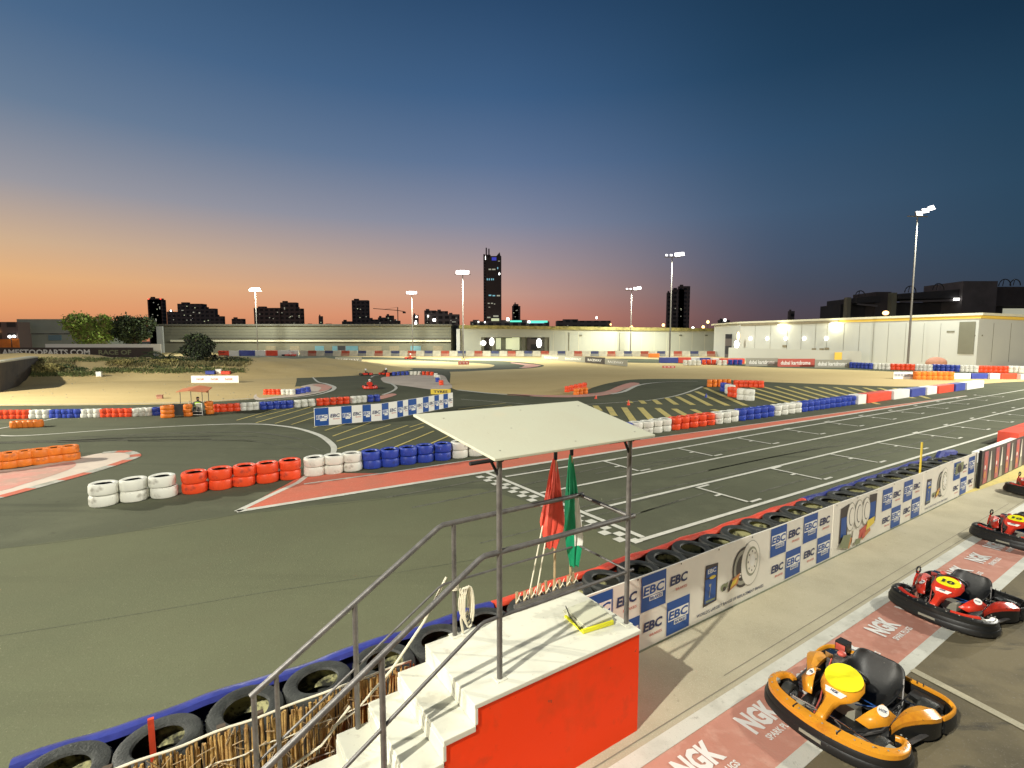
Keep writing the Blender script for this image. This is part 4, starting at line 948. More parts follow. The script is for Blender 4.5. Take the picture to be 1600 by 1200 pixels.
    b = MB()
    for s_ in (-1,1):
        b.tube([(.62,s_*.16,.07),(.40,s_*.20,.07),(.1,s_*.30,.07),(-.60,s_*.30,.08),(-.72,s_*.32,.12)], .014, 0, 6); b.tube([(.40,s_*.20,.09),(.42,s_*.40,.10)], .012, 0, 6)
        b.tube([(.50,s_*.12,.06),(.52,s_*.13,.18),(.50,s_*.07,.19)], .008, 0, 5); b.box((.44,s_*.28-.03,.06),(.52,s_*.28+.04,.13),1)
    b.build('frame', ['steel','ink_grey'], k)
    for s_ in (-1,1): b = MB(); b.prism([(-.56,s_*.25),(-.70,s_*.25),(-.72,s_*.50),(-.58,s_*.53),(-.52,s_*.42)], .12, .17, 0); b.build('rear_deck','black_plastic',k)
    b = MB()                                                                       # hoses, cables, linkage
    b.tube([(.52,.10,.12),(.30,.24,.10),(.05,.27,.14),(-.20,.30,.22),(-.34,.34,.30)], .007, 0, 5); b.tube([(.50,-.12,.14),(.2,-.22,.10),(-.1,-.33,.16),(-.30,-.36,.34)], .007, 1, 5)
    b.tube([(.08,.05,.17),(-.02,.20,.20),(-.18,-.26,.10),(-.30,-.33,.20)], .006, 2, 5); b.tube([(.42,-.38,.12),(.36,-.05,.10),(.36,.05,.10),(.42,.38,.12)], .009, 3, 6)
    b.build('cable', ['dark_gap','ink_red','ink_blue','chrome'], k)
    b = MB(); b.lathe([(.0,0),(.075,0),(.075,.006),(0,.006)], 18, X=Matrix.Translation((-.50,.20,.115)) @ Matrix.Rotation(math.pi/2,4,'X')); b.build('brake_disc','chrome',k)
    b = MB(); b.lathe([(.0,0),(.085,0),(.085,.008),(0,.008)], 24, X=Matrix.Translation((-.50,-.26,.115)) @ Matrix.Rotation(math.pi/2,4,'X')); b.build('sprocket','steel',k)
    b = MB(); b.ball((-.36,-.30,.36),(.045,.045,.03),0,10,6); b.build('fuel_cap','ink_red',k)
    if extra: extra(k)
    return k
def ex1(k):
    b = MB(); b.box((-.74,-.50,.23),(-.62,-.38,.33),0); b.box((-.62,-.49,.235),(-.612,-.39,.31),1); b.build('signal_box', ['black_plastic','ink_red'], k)
k1 = make_kart('go_kart', 'kart_orange', 'orange parked go kart with a plain yellow plate, nearest in the pit lane', '', 'go karts parked in the pit lane', extra=ex1)
k1.location = W(5.56, 2.12, .012); k1.rotation_euler = (0,0,ROT_ST+math.pi-.05)
def ex2(k):
    for s_ in (-1,1):
        b = MB(); band(b, sm2([(.52,s_*.50),(.62,s_*.38),(.68,s_*.22)] if s_ > 0 else [(.68,s_*.22),(.62,s_*.38),(.52,s_*.50)],3), .0,-.07,.2,.252,0); b.build('nose_trim','kart_red',k)
    b = MB(); band(b, sm2([(.30,.57),(.40,.58),(.49,.55)],3), .0,-.05,.2,.235,0); b.build('corner_trim','ink_white',k)
    b = MB(); plate(b, [[(.12,-.47,.18),(.02,-.50,.18)],[(.11,-.46,.30),(.01,-.48,.30)],[(.08,-.44,.42),(0,-.46,.40)]],0,0); o = b.build('side_fin','kart_red',k); o.modifiers.new('s','SOLIDIFY').thickness = .02
    b = MB(); b.tube([(.06+.06*math.cos(a),-.45,.44+.05*math.sin(a)) for a in [i*math.pi/8 for i in range(16)]], .012, 0, 6, closed=True); b.build('mirror_ring','black_plastic',o)
    b = MB()
    for i in range(2): b.box((-.2-.07*i,.45,.262),(-.13-.07*i,.52,.266),(i+1) % 2)
    b.build('stripe',['ink_white','ink_yellow'],k)
def mk_red(label): return make_kart('go_kart', 'kart_red', label, '10', 'go karts parked in the pit lane', fair='black_plastic', extra=ex2, ps=.62)
k2 = mk_red('red and black parked go kart with yellow number 10 plate, second in the pit lane')
k2.location = W(8.98, 2.26, .012); k2.rotation_euler = (0,0,ROT_ST+math.pi-.12); k2.scale = (.95,)*3
k3 = copy_tree(k2); k3['label'] = 'red and black go kart cut by the right edge, third in the pit lane'; k3.location = W(13.25, 2.45, .012); k3.rotation_euler = (0,0,ROT_ST+math.pi-.12)
k4 = copy_tree(k2); k4['label'] = 'farthest parked go kart, barely showing at the right edge beside the yellow kerb'; k4.location = W(17.7, 2.95, .012); k4.rotation_euler = (0,0,ROT_ST+math.pi-.1)
# ---------------------------------------------------------------- people
def figure(parent, joints, edges, mats, name='body', sub=2):
    """continuous skinned body; joints: name -> (pos, radius)"""
    me = bpy.data.meshes.new(name); keys = list(joints); ix = {k_:i for i,k_ in enumerate(keys)}
    me.from_pydata([joints[k_][0] for k_ in keys], [(ix[a],ix[b_]) for a,b_ in edges], [])
    o = bpy.data.objects.new(name, me); C.objects.link(o)
    if parent is not None: o.parent = parent
    sk_ = o.modifiers.new('skin','SKIN'); sk_.use_smooth_shade = True; sd = o.modifiers.new('sub','SUBSURF'); sd.levels = sub; sd.render_levels = sub
    if not me.skin_vertices: me.attributes
    for i,k_ in enumerate(keys):
        r = joints[k_][1]; me.skin_vertices[0].data[i].radius = (r, r) if not isinstance(r, tuple) else r
        me.skin_vertices[0].data[i].use_root = (i == 0)
    me.materials.append(M[mats]); return o
SIT = {'pelvis':((0,0,.10),.13),'belly':((-.05,0,.27),.12),'chest':((-.09,0,.45),.145),'neck':((-.07,0,.60),.055),'head0':((-.05,0,.68),.07),'head1':((-.04,0,.80),.085),
 'hipL':((.05,.09,.10),.085),'kneeL':((.42,.14,.24),.06),'ankL':((.74,.12,.06),.042),'toeL':((.84,.12,.10),.035),'hipR':((.05,-.09,.10),.085),'kneeR':((.42,-.14,.24),.06),'ankR':((.74,-.12,.06),.042),'toeR':((.84,-.12,.10),.035),
 'shL':((-.08,.19,.51),.06),'elL':((.06,.27,.30),.043),'haL':((.30,.13,.36),.032),'shR':((-.08,-.19,.51),.06),'elR':((.06,-.27,.30),.043),'haR':((.30,-.13,.36),.032)}
SE = [('pelvis','belly'),('belly','chest'),('chest','neck'),('neck','head0'),('head0','head1'),('pelvis','hipL'),('hipL','kneeL'),('kneeL','ankL'),('ankL','toeL'),('pelvis','hipR'),('hipR','kneeR'),('kneeR','ankR'),('ankR','toeR'),('chest','shL'),('shL','elL'),('elL','haL'),('chest','shR'),('shR','elR'),('elR','haR')]
# racing karts far out on the track (each with its driver)
rk = thing('racing_kart', 'red racing kart nearest the checked boards, with a driver in white helmet', 'go kart', group='karts racing on the infield')
b = MB(); band(b, sm2([(.3,.5),(.55,.5),(.7,.3),(.74,0),(.7,-.3),(.55,-.5),(.3,-.5)],4), .03,-.06,.05,.24,0); b.build('front_fairing','kart_red',rk)
b = MB(); b.prism([(-.6,-.32),(-.6,.32),(.6,.26),(.6,-.26)],.04,.10,0); b.build('floor_tray','black_plastic',rk)
b = MB(); band(b, sm2([(-.55,.5),(-.72,.45),(-.76,0),(-.72,-.45),(-.55,-.5)],4), -.03,.04,.06,.22,0); b.build('rear_bumper','black_plastic',rk)
for s_ in (-1,1): b = MB(); b.prism([(.2,s_*.36),(.15,s_*.5),(-.35,s_*.56),(-.35,s_*.38)],.07,.24,0); b.build('side_pod','kart_red',rk)
b = MB(); plate(b,[[(.6,-.06,.24),(.6,.06,.24)],[(.3,-.16,.42),(.3,.16,.42)],[(.12,-.1,.52),(.12,.1,.52)]],0,0); b.build('nose_panel','kart_red',rk)
for x,y,r in ((.40,.45,.11),(.40,-.45,.11),(-.5,.45,.12),(-.5,-.45,.12)):
    b = MB(); b.lathe(tyre_prof(r,.13), 14, X=Matrix.Translation((x,y+.065,r)) @ Matrix.Rotation(math.pi/2,4,'X'), mats=[0]*15); b.build('wheel','rubber',rk)
dr = thing('person', 'driver in red overalls and white helmet sitting in the nearest racing kart', 'person', group='drivers of the racing karts')
figure(dr, {k_:((p[0]*.72,p[1]*.8,p[2]*.78+.06), r*.78) for k_,(p,r) in SIT.items()}, SE, 'kart_red')
b = MB(); b.ball((-.03,0,.64),(.115,.10,.115),0,14,10); hm = b.build('helmet','helmet_white',dr)
b = MB(); b.ball((.03,0,.645),(.072,.085,.035),0,12,6); b.build('visor','glass_dark',hm)
def place_rk(px, py, ang, k_lab, d_lab, first=False, sc_=.78, body=None):
    a = rk if first else copy_tree(rk); d = dr if first else copy_tree(dr)
    for o in (a, d): o.location = G(px,py,.02); o.rotation_euler = (0,0,ang); o.scale = (sc_,)*3
    a['label'] = k_lab; d['label'] = d_lab
    if body:
        for ch in d.children:
            if ch.name.startswith('body'): ch.data = ch.data.copy(); ch.data.materials[0] = M[body]
place_rk(578,607,-1.2,'red racing kart on the asphalt left of the white inner kerb curve','driver in red overalls and white helmet in the kart left of the inner kerb',True,1.0)
place_rk(572,586,.4,'dark red racing kart on the far side of the loop left of the run off','driver in dark clothing in the kart left of the run off',sc_=.95,body='dark_cloth')
place_rk(603,585.5,2.6,'red racing kart half hidden beside the run off tyres','driver in dark clothing in the kart beside the run off tyres',sc_=1.0,body='dark_cloth')
place_rk(452,556.5,0.1,'red racing kart running along the left warehouse barrier','driver in pale clothing in the kart along the left warehouse barrier',sc_=2.0,body='helmet_white')
place_rk(641,561,3.1,'lone small red racing kart before the middle of the far barrier','driver in the lone kart before the middle of the far barrier',sc_=1.5)
# marshal post
mp0 = G(312,648)
mp = thing('marshal_post', 'marshal post with an orange canopy and white frame among the left tyres', 'marshal post', mp0)
b = MB(); b.add([(-.90,-.4,1.22),(-.20,-.55,1.30),(-.35,.7,1.46),(-1.15,.6,1.30)],[(0,1,2,3)],0); b.add([(-.20,-.55,1.30),(.62,-.4,1.22),(.35,.6,1.36),(-.35,.7,1.46)],[(0,1,2,3)],1); o = b.build('canopy',['canopy_orange','canopy_orange'],mp); o.modifiers.new('s','SOLIDIFY').thickness = .03
for x,y in ((-.75,-.3),(.36,-.3),(-.75,.55),(.20,.5)): b = MB(); b.tube([(x,y,0),(x,y,1.27)],.016,0,6); b.build('pole','galvanised',mp)
b = MB()
for a,c_ in (((-.33,-.3,.02),(-.33,-.3,.62)),((.33,-.3,.02),(.33,-.3,.62)),((-.33,-.3,.20),(.33,-.3,.20)),((-.33,-.3,.05),(.33,-.3,.05)),((.0,-.3,.60),(.33,-.3,.62))): b.tube([a,c_],.02,0,6)
b.build('frame','ink_white',mp)
b = MB(); b.box((.0,-.29,.22),(.31,-.27,.58)); b.build('screen_panel','ink_grey',mp)
b = MB(); b.box((-1.25,-.35,.0),(-.36,-.1,.58)); b.build('dark_panel','dark_gap',mp)
b = MB(); b.box((.22,-.26,.40),(.28,-.2,.52)); b.tube([(.18,.4,1.26),(.22,.4,1.10)],.05,0,6); b.build('speaker','canopy_orange',mp)
mr = thing('person', 'marshal in a lime hi vis vest sitting under the orange canopy', 'person', mp0+Vector((-.10,.05,.16)), -1.2)
figure(mr, {k_:((p[0]*.8,p[1]*.8,p[2]*.8+.06), r*.8) for k_,(p,r) in SIT.items()}, SE, 'dark_cloth')
b = MB(); b.lathe([(.0,.20),(.10,.20),(.115,.26),(.11,.32),(.125,.40),(.12,.46),(.05,.50),(0,.50)],14,X=Matrix.Translation((-.055,0,.0)) @ Matrix.Diagonal((1,1.25,1,1))); b.build('vest','hi_vis',mr)
b = MB(); b.ball((-.035,0,.66),(.075,.065,.085),0,12,8); hd = b.build('head','skin',mr)
b = MB(); b.ball((-.05,0,.69),(.082,.072,.075),0,12,8); b.build('hair','dark_gap',mr)
b = MB(); b.ball((.045,0,.65),(.012,.010,.014),0,6,5); b.ball((.03,.025,.67),.008,1,6,5); b.ball((.03,-.025,.67),.008,1,6,5); b.build('face',['skin','dark_gap'],mr)
sb_ = MB(); sb_.box((-.22,-.2,0),(.2,.2,.18)); so_ = sb_.build('crate','dark_gap'); so_.location = mp0+Vector((-.10,.05,.012)); tag(so_,'dark crate under the seated marshal','crate')
# ---------------------------------------------------------------- checked boards across the hatching
cols = [492,514,534,550,567,580,597,608,621,630,638,651,661,670,679,686,693,700,708,716]
def yb(x): return 667-(x-489)*.0901 if x < 600 else 657-(x-600)*.1983
for i in range(0, 18, 2):
    a, m_, c_ = (G(cols[i+j], yb(cols[i+j])) for j in range(3))
    f = Flat(a, c_-a); L = (c_-a).length; lm = (m_-a).length; hh = .82
    for z0, z1, d in ((.01,hh,-.001),): f.b.add([f.p(0,z0,d),f.p(L-.01,z0,d),f.p(L-.01,z1,d),f.p(0,z1,d),f.p(0,z0,-.07),f.p(L-.01,z0,-.07),f.p(L-.01,z1,-.07),f.p(0,z1,-.07)], [(0,1,2,3),(5,4,7,6),(4,0,3,7),(1,5,6,2),(3,2,6,7)], 2)
    f.rect(.0,.0+.02,lm,hh-.005,1,.004); f.rect(lm*.1,.31,lm*.92,.50,2,.008); f.text('EBC',lm*.5,.41,lm*.74,.14,1,.012,.03,.15); f.rect(lm*.38,.23,lm*.85,.30,2,.008)
    wd = L-lm; f.text('EBC',lm+wd*.5,.43,wd*.72,.16,3,.004,.03,.15); f.text('BRAKES',lm+wd*.6,.28,wd*.5,.05,4,.004,.01)
    lab = ('nearest blue and white EBC board, at the left end of the row' if i == 0 else f'{ORD[i//2]} blue and white EBC board from the left of the row')
    tag(f.b.build('advertising_board', BM), lab, 'advertising board', 'blue and white EBC boards across the hatched asphalt')
# small boards
def board(px0, px1, ybase, ytop, m, label, txts=(), tm=4, yaw=0, cat='advertising board', thick=.06, ybase1=None, on=None):
    a = on_mound(px0,ybase) if on else G(px0,ybase); c_ = G(px1, ybase1 or ybase); 
    if on: c_ = GD(px1, a.y, a.z)
    hh = ZAT(a.x, a.y, ytop)-a.z; f = Flat(a, Vector((c_.x-a.x,c_.y-a.y,0))); L = (c_-a).length
    f.b.add([f.p(0,0,0),f.p(L,0,0),f.p(L,hh,0),f.p(0,hh,0),f.p(0,0,-thick),f.p(L,0,-thick),f.p(L,hh,-thick),f.p(0,hh,-thick)], [(0,1,2,3),(5,4,7,6),(4,0,3,7),(1,5,6,2),(3,2,6,7)], m)
    for t, u, wd, ht, mm in txts: f.text(t, u*L, hh*.5, wd*L, ht*hh, mm, .01, .03)
    return tag(f.b.build('advertising_board', BM), label, cat)
board(299,373,598,587,2,'white low board with faint red NGK lettering on the sand', [('NGK',.2,.17,.3,4),('NGK',.5,.17,.3,4),('NGK',.8,.17,.3,4)])
board(673,704,616,608,8,'yellow board above the far end of the checked boards', [('TYRES',.5,.7,.5,6)])
board(524,565,568,558,5,'pale grey board on the sand before the left far barrier', [('RACE WAY',.5,.8,.5,2)])
board(716,733,569.5,564.5,4,'small red board at the foot of the middle light pole', [('o o o',.5,.8,.4,2)])
board(1035,1055,575,571.5,4,'small red board on the sand before the double tyre row', [('o o o',.5,.8,.4,2)])
board(1396,1427,592,581,2,'white board with dark stripe beside the orange tyres', [('======',.5,.95,.3,3)])
a_ = board(-60,240,558,543,6,'long dark banner with pale lettering above the mound', [('EUROPLAMESTOOPARTS.COM',.36,.62,.62,2),('RACE OF',.80,.17,.5,9)], cat='banner', thick=.1)
board(72,252,556.6,537.5,2,'long white and pink banner behind the dark lettered banner', [('RACING KARTS',.2,.3,.35,4),('RACING KARTS',.7,.3,.35,4)], cat='banner', thick=.1)
board(1165,1215,572,559.5,5,'grey banner with pale lettering left of the red banner', [('dubai kartdrome',.5,.8,.5,2)], cat='banner')
board(1215,1273,573,560.5,4,'red banner with pale lettering before the white wall', [('dubai kartdrome',.48,.8,.5,2)], cat='banner')
board(1273,1330,574.5,562,5,'grey banner with pale lettering right of the red banner', [('dubai kartdrome',.48,.8,.5,2)], cat='banner')
# dusty low board fence in the middle sand
f_ = [(846,562,554),(878,564,555.5),(914,566.5,557),(945,569,560),(980,572.5,563.5)]
for (x0,y0,t0_),(x1,y1,t1_),nm in zip(f_, f_[1:], ('leftmost','second','third','rightmost')):
    board(x0,x1,y0,t0_,5 if nm != 'third' else 6,f'{nm} panel of the dusty board fence in the middle of the sand', [('RACEWAY',.5,.7,.4,2)], ybase1=y1, cat='board')
# far barrier blocks
def ybk(x): return 553.8+.0022*(x-340)*.6 if x < 600 else 556.5+.0005*(x-600)*1.5
pat = ['white','red','white','blue']; k = 0; x = 468.0
nm = {'white':'pale','red':'red','blue':'dark blue'}
cnt = {'white':0,'red':0,'blue':0}; rst = False
while x < 1140:
    wpx = 13.0; col = pat[k % 4]; ym = 556.2+.0014*(x-468)
    a = G(x, ym); c_ = G(x+wpx-.3, ym+.02); zt = ZAT(a.x,a.y,ym-8.3)
    b = MB(); b.box((0,0,0),((c_-a).length,.6,zt*.5),1); b.box((0.05,.1,zt*.5),((c_-a).length-.05,.5,zt),0)
    o = b.build('barrier_block', ['dirty_'+col, 'faded_'+col]); o.location = (a.x,a.y,.01); o.rotation_euler = (0,0,math.atan2(c_.y-a.y,c_.x-a.x))
    if x > 708 and not rst: cnt = {'white':0,'red':0,'blue':0}; rst = True
    cnt[col] += 1
    tag(o, f"{ORD[cnt[col]-1]} {nm[col]} barrier block from the left below the {'middle' if rst else 'left'} warehouse", 'barrier', 'painted blocks of the far barrier')
    x += wpx; k += 1
for x0,x1,c_,y0 in ((340,360,'red',556),(361,375,'white',556),(376,398,'blue',556),(399,415,'white',556),(416,434,'red',556),(452,462,'red',556)):
    pass
for x0,x1,c_,y0,lab in ((341,357,'red',556.5,'left red block beside the dark bush'),(358,372,'white',556.5,'pale block near the dark bush'),(373,398,'blue',556,'blue block near the left pole'),(399,415,'white',556,'pale block at the foot of the left pole'),(416,433,'red',556,'red block right of the left pole'),(434,466,'white',556,'long pale block left of the far barrier'),
                      (1031,1060,'blue',567,'short blue block of the front right row'),(1036,1059,'white',566.8,'white block of the front right row'),(1060,1080,'red',567,'left red block of the front right row'),(1080,1095,'white',567,'second white block of the front right row'),(1095,1112,'blue',567.5,'middle blue block of the front right row'),(1112,1126,'white',568,'third white block of the front right row'),(1126,1164,'red',568.5,'long red block left of the grey banners'),
                      (1489,1517,'white',592,'white block right of the orange tyres'),(1518,1546,'blue',592,'blue block right of the orange tyres'),(1547,1564,'white',592.3,'white block between far blue and red'),(1565,1594,'red',592.5,'red block near the right edge'),(1595,1640,'white',593,'white block cut by the right edge')):
    a = G(x0,y0); c2 = G(x1,y0); zt = ZAT(a.x,a.y,y0-8.5); b = MB(); L_ = (c2-a).length; b.box((0,0,0),(L_-.05,.6,zt),0); b.box((.1,-.02,zt*.45),(L_-.15,0,zt*.55),0)
    o = b.build('barrier_block', 'solid_'+c_, bevel=.08); o.location = a; tag(o, lab, 'barrier', 'scattered painted blocks along the far track')
p_ = G(1037,563); b = MB(); b.box((-1.2,0,0),(1.2,.6,.9)); b.box((-1.0,-.03,.35),(1.0,0,.55)); o = b.build('barrier_block','solid_orange',bevel=.1); o.location = G(1022,558.5); tag(o,'orange block before the brightly lit wall','barrier','scattered painted blocks along the far track')
p_ = G(1463,586); b = MB(); b.ball((0,0,0),(1.45,.8,.85),0,16,8); o = b.build('dome','faded_red'); o.location = GD(1463,72,.62); tag(o,'faded pink dome behind the blue tyres near the tallest pole','dome')
# small things on the sand
def smallbox(px,py,w_,h_,m,lab,name,cat,rz=.3,top=None):
    p_ = on_mound(px,py); b = MB(); b.box((-w_/2,-w_/3,0),(w_/2,w_/3,h_),0); b.box((-w_/2-.03,-w_/3-.03,h_),(w_/2+.03,w_/3+.03,h_+.05),0); o = b.build(name,m,bevel=.03); o.location = p_; o.rotation_euler = (0,0,rz); tag(o,lab,cat)
smallbox(250,623,.34,.20,'faded_red','faded red block lying on the sand behind the left infield wall','sand_block','block')
smallbox(155,589,.42,.42,'ink_white','white box at the foot of the grassy mound','utility_box','box')
smallbox(342,584,.5,.4,'solid_white','white crate behind the low NGK board','crate','crate')
smallbox(329,585,.8,.3,'solid_blue','dark blue and red heap left of the white crate','kart_part','kart part'); smallbox(353,585,.8,.28,'solid_red','red heap right of the white crate','kart_part','kart part')
p_ = G(931,642); b = MB(); b.tube([(0,0,0),(0,0,.02),(0,0,.3)],[.12,.09,.02],0,10); o = b.build('traffic_cone','belt_red'); o.location = G(982,633); tag(o,'small red cone on the hatched asphalt','cone')
b = MB(); b.tube([(0,0,0),(0,0,.02),(.02,0,.26)],[.12,.09,.03],0,10); o = b.build('traffic_cone','solid_blue'); o.location = G(1103,621); tag(o,'small dark cone by the hatched corner tyres','cone')
b = MB(); b.tube([(0,0,0),(0,0,.02),(.02,0,.22)],[.11,.08,.03],0,10); o = b.build('traffic_cone','belt_red'); o.location = G(931,623); tag(o,'red cone on the dark asphalt below the chicane kerb','cone')
M['shaded_wall'] = mat('shaded_wall', (.075,.055,.035), .9, .5, .8, .4, 5, col2=(.035,.025,.018))  # dark brown paints the shade on the retaining wall face
# retaining wall at the left
a = G(-120,690); a1 = G(0,613); a2 = GD(60,50.0); b = MB()
wt = 2.13
pr = [(a1.x-9,a1.y-4),(a1.x,a1.y),(a2.x,a2.y),(a2.x-1.2,a2.y+.2),(a1.x-1.6,a1.y+1),(a1.x-9,a1.y-2.6)]
b.prism([(v[0],v[1]) for v in pr], -.1, wt, 0); b.prism([(v[0],v[1]) for v in offset(pr+[pr[0]], -.0)[:-1]], wt+.004, wt+.12, 1)
tag(b.build('retaining_wall', ['shaded_wall','cornice']), 'low concrete retaining wall at the left edge of the sand', 'wall')  # pale capping paints the lit top edge above the shaded face
# ---------------------------------------------------------------- floodlight poles
pole_top = []
def light_pole(px, py, ytop, label, power, heads, yaw=0, r=.12, spot=False, hs=1.0, pos=None, height=None, group='floodlight poles round the circuit', col=(.97,1,.88), soft=.35):
    p_ = pos if pos is not None else G(px,py)
    hgt = height or ZAT(p_.x,p_.y,ytop)
    t = thing('light_pole', label, 'light pole', p_, yaw, group)
    b = MB(); b.tube([(0,0,0),(0,0,hgt*.5),(0,0,hgt)],[r*1.35,r,r*.7],0,10); b.build('pole','galvanised',t)
    b = MB(); b.box((-.35,-.35,0),(.35,.35,.35),0); b.build('footing','concrete',t)
    b = MB(); b.tube([(-1.2*hs,0,hgt-.1),(1.2*hs,0,hgt-.1)],.07,0,6); b.build('crossbar','galvanised',t)
    n = len(heads)
    for i,hd_ in enumerate(heads):
        x, tilt = hd_[:2]; q_ = hd_[2] if len(hd_) > 2 else 1; up_ = hd_[3] if len(hd_) > 3 else 0
        Xh = Matrix.Translation((x*hs,-.2,hgt+.25+up_*hs)) @ Matrix.Rotation(-up_*.5,4,'Y') @ Matrix.Rotation(tilt,4,'X') @ Matrix.Scale(q_,4)
        b = MB(); b.box((-.36*hs,-.05,-.34),(.36*hs,.12,.34),0,Xh)
        for j in range(5): b.box((-.32*hs+j*.15*hs,.12,-.3),(-.29*hs+j*.15*hs,.2,.3),0,Xh)
        hd = b.build('floodlight','galvanised',t)
        b = MB(); b.box((-.33*hs,-.075,-.31),(.33*hs,-.052,.31),0,Xh); b.build('lens','lamp',hd)
    if power:
        l = bpy.data.lights.new('lamp_light','SPOT' if spot else 'POINT'); l.energy = power; l.color = col; l.shadow_soft_size = soft
        if spot: l.spot_size = 2.7; l.spot_blend = .6
        lo = bpy.data.objects.new('lamp_light', l); C.objects.link(lo); lo.parent = t; lo.location = (0,-2.6,hgt-.4)
    return t
H4 = [(-.6,-.3,1.1),(0,-.3,1.3),(.6,-.3,1.1)]
H3 = [(-.9,-.5),(0,-.5),(.9,-.5)]
light_pole(1418,572,337,'tallest light pole, at the right before the white wall',30000,[(0,-.3,1,0),(.7,-.3,1,.3),(1.4,-.3,1,.6)],yaw=.1,hs=1.35,spot=True)
light_pole(1046,562,401,'light pole right of centre with two small and one large lamp',32000,[(-.9,-.3,.5),(-.2,-.3,.5),(.7,-.3,1.1,.05),(1.35,-.3,1.1,.15)],hs=1.3,spot=True)
light_pole(985,553,453,'light pole before the brightly lit middle warehouse wall',60000,[(-.9,-.3,.5),(-.2,-.3,.5),(.7,-.3,1.1,.05),(1.35,-.3,1.1,.15)],hs=1.5,spot=True)
light_pole(724,562,428,'light pole left of the tall dark tower',60000,H4,hs=1.3,spot=True)
light_pole(645,553,459,'light pole above the right part of the left warehouse',45000,H4,hs=1.5,spot=True)
light_pole(403,553,454,'light pole at the left, above the dark blocks',42000,H4,hs=1.5)
# the floodlights of the grandstand side, outside the picture, then two added poles
light_pole(0,0,0,'floodlight pole beside the stairs, behind the viewer',17000,H3,soft=.12,pos=W(-9.6,-2.6,0),height=12.4,yaw=ROT_ST+math.pi,group='floodlight poles on the pit side',col=(1,.97,.86))
light_pole(0,0,0,'floodlight pole beyond the parked karts',16000,H3,pos=W(27,-7,0),height=12,yaw=ROT_ST+math.pi,group='floodlight poles on the pit side',col=(1,.97,.86))
light_pole(0,0,0,'added unseen floodlight pole left of the infield loop',78000,H3,pos=Vector((-42,18,0)),height=15,group='floodlight poles on the pit side',col=(1,.96,.82))  # added out of view to brighten the left sand
light_pole(0,0,0,'added unseen floodlight pole right of the far straight',56000,H3,pos=W(62,0,0),height=15,group='floodlight poles on the pit side',col=(1,.97,.86))  # added out of view to brighten the right sand and white wall
# ---------------------------------------------------------------- warehouses
def wface(root, o, ux, rects, m, name, d=.03, sub=None):
    """thin boxes set on a wall face"""
    nrm = Vector((ux.y,-ux.x,0))
    for (u0,z0,u1,z1) in rects:
        b = MB(); vs = []
        for dd in (0,d):
            for u,z in ((u0,z0),(u1,z0),(u1,z1),(u0,z1)): vs.append(o+ux*u+Vector((0,0,z))+nrm*(dd+.01))
        b.add(vs, [(0,1,2,3)[::-1],(4,5,6,7),(0,1,5,4),(1,2,6,5),(2,3,7,6),(3,0,4,7)], 0); b.build(name, m, root)
D1 = 158.0
def u1(px): return (px-250)/F*D1
def z1_(py, D=D1): return ZAT(0,D,py)
t = thing('warehouse', 'long low beige warehouse with cornice behind the left pole', 'warehouse', GD(250,D1))
o0 = Vector((0,0,0)); ux = Vector((1,0,0))
b = MB(); L_ = u1(705); ht = z1_(509)
b.box((0,0,0),(L_,18,z1_(536)),0); b.box((0,.4,z1_(536)),(L_,18,ht),0); b.build('wall','wall_beige',t)
b = MB(); b.box((-.3,-.3,ht),(L_+.3,18,ht+.5)); b.build('roof_edge','wall_trim',t)
b = MB(); b.box((4,-.6,z1_(534)),(L_,.4,z1_(531))); b.build('cornice','cornice',t)
b = MB(); b.box((7,-.15,z1_(529)),(L_,.36,z1_(527.3))); b.build('ledge','wall_trim',t)
for py in (514.5,519,523.5):
    b = MB(); b.box((.1,.34,z1_(py+.4)),(L_-.1,.39,z1_(py))); b.build('cladding_joint','wall_trim',t)
b = MB(); b.box((-.2,-.5,0),(1.7,0,ht-.2)); b.build('end_wall','wall_white',t)
for x0,x1,m_ in ((416,432,'shutter'),(454,469,'shutter'),(493,507,'window_blue'),(520,528,'window_blue'),(529,541,'sil_dark'),(541,560,'window_blue'),(561,597,'shutter'),(609,624,'shutter'),(642,658,'window_blue'),(677,692,'shutter')):
    wface(t, o0, ux, [(u1(x0),.5,u1(x1),z1_(540.5))], m_, 'shutter' if m_ == 'shutter' else 'window', .08)
# middle warehouse
D2 = 156.0; t = thing('warehouse', 'long middle warehouse with a brightly floodlit pale wall', 'warehouse', GD(720,D2))
def u2(px): return (px-720)/F*D2
L_ = u2(1139); zt0 = ZAT(0,D2,513); zt1 = ZAT(0,D2,518)
b = MB(); o_l, o_r = u2(752), u2(858); zo = ZAT(0,D2,527)
for (x0,x1,za,zb) in ((0,o_l,0,None),(o_r,L_,0,None),(o_l,o_r,zo,None)):
    za_ = za; f0 = zt0+(zt1-zt0)*x0/L_; f1 = zt0+(zt1-zt0)*x1/L_
    vs = [(x0,0,za_),(x1,0,za_),(x1,0,f1),(x0,0,f0),(x0,.4,za_),(x1,.4,za_),(x1,.4,f1),(x0,.4,f0)]
    b.add(vs, [(0,1,2,3),(5,4,7,6),(4,0,3,7),(1,5,6,2),(4,5,1,0)], 0)
b.box((0,.4,0),(.4,22,zt0),0); b.box((L_-.4,.4,0),(L_,22,zt1),0); b.box((0,22,0),(L_,22.4,zt1),0)
b.build('wall','wall_light',t)
b = MB(); b.add([(-.4,-.5,zt0),(L_+.4,-.5,zt1),(L_+.4,22.5,zt1),(-.4,22.5,zt0),(-.4,-.5,zt0+1.0),(L_+.4,-.5,zt1+.9),(L_+.4,22.5,zt1+.9),(-.4,22.5,zt0+1.0)], [(3,2,1,0),(4,5,6,7),(0,1,5,4),(1,2,6,5),(2,3,7,6),(3,0,4,7)], 0); b.build('roof','leaf_olive',t)
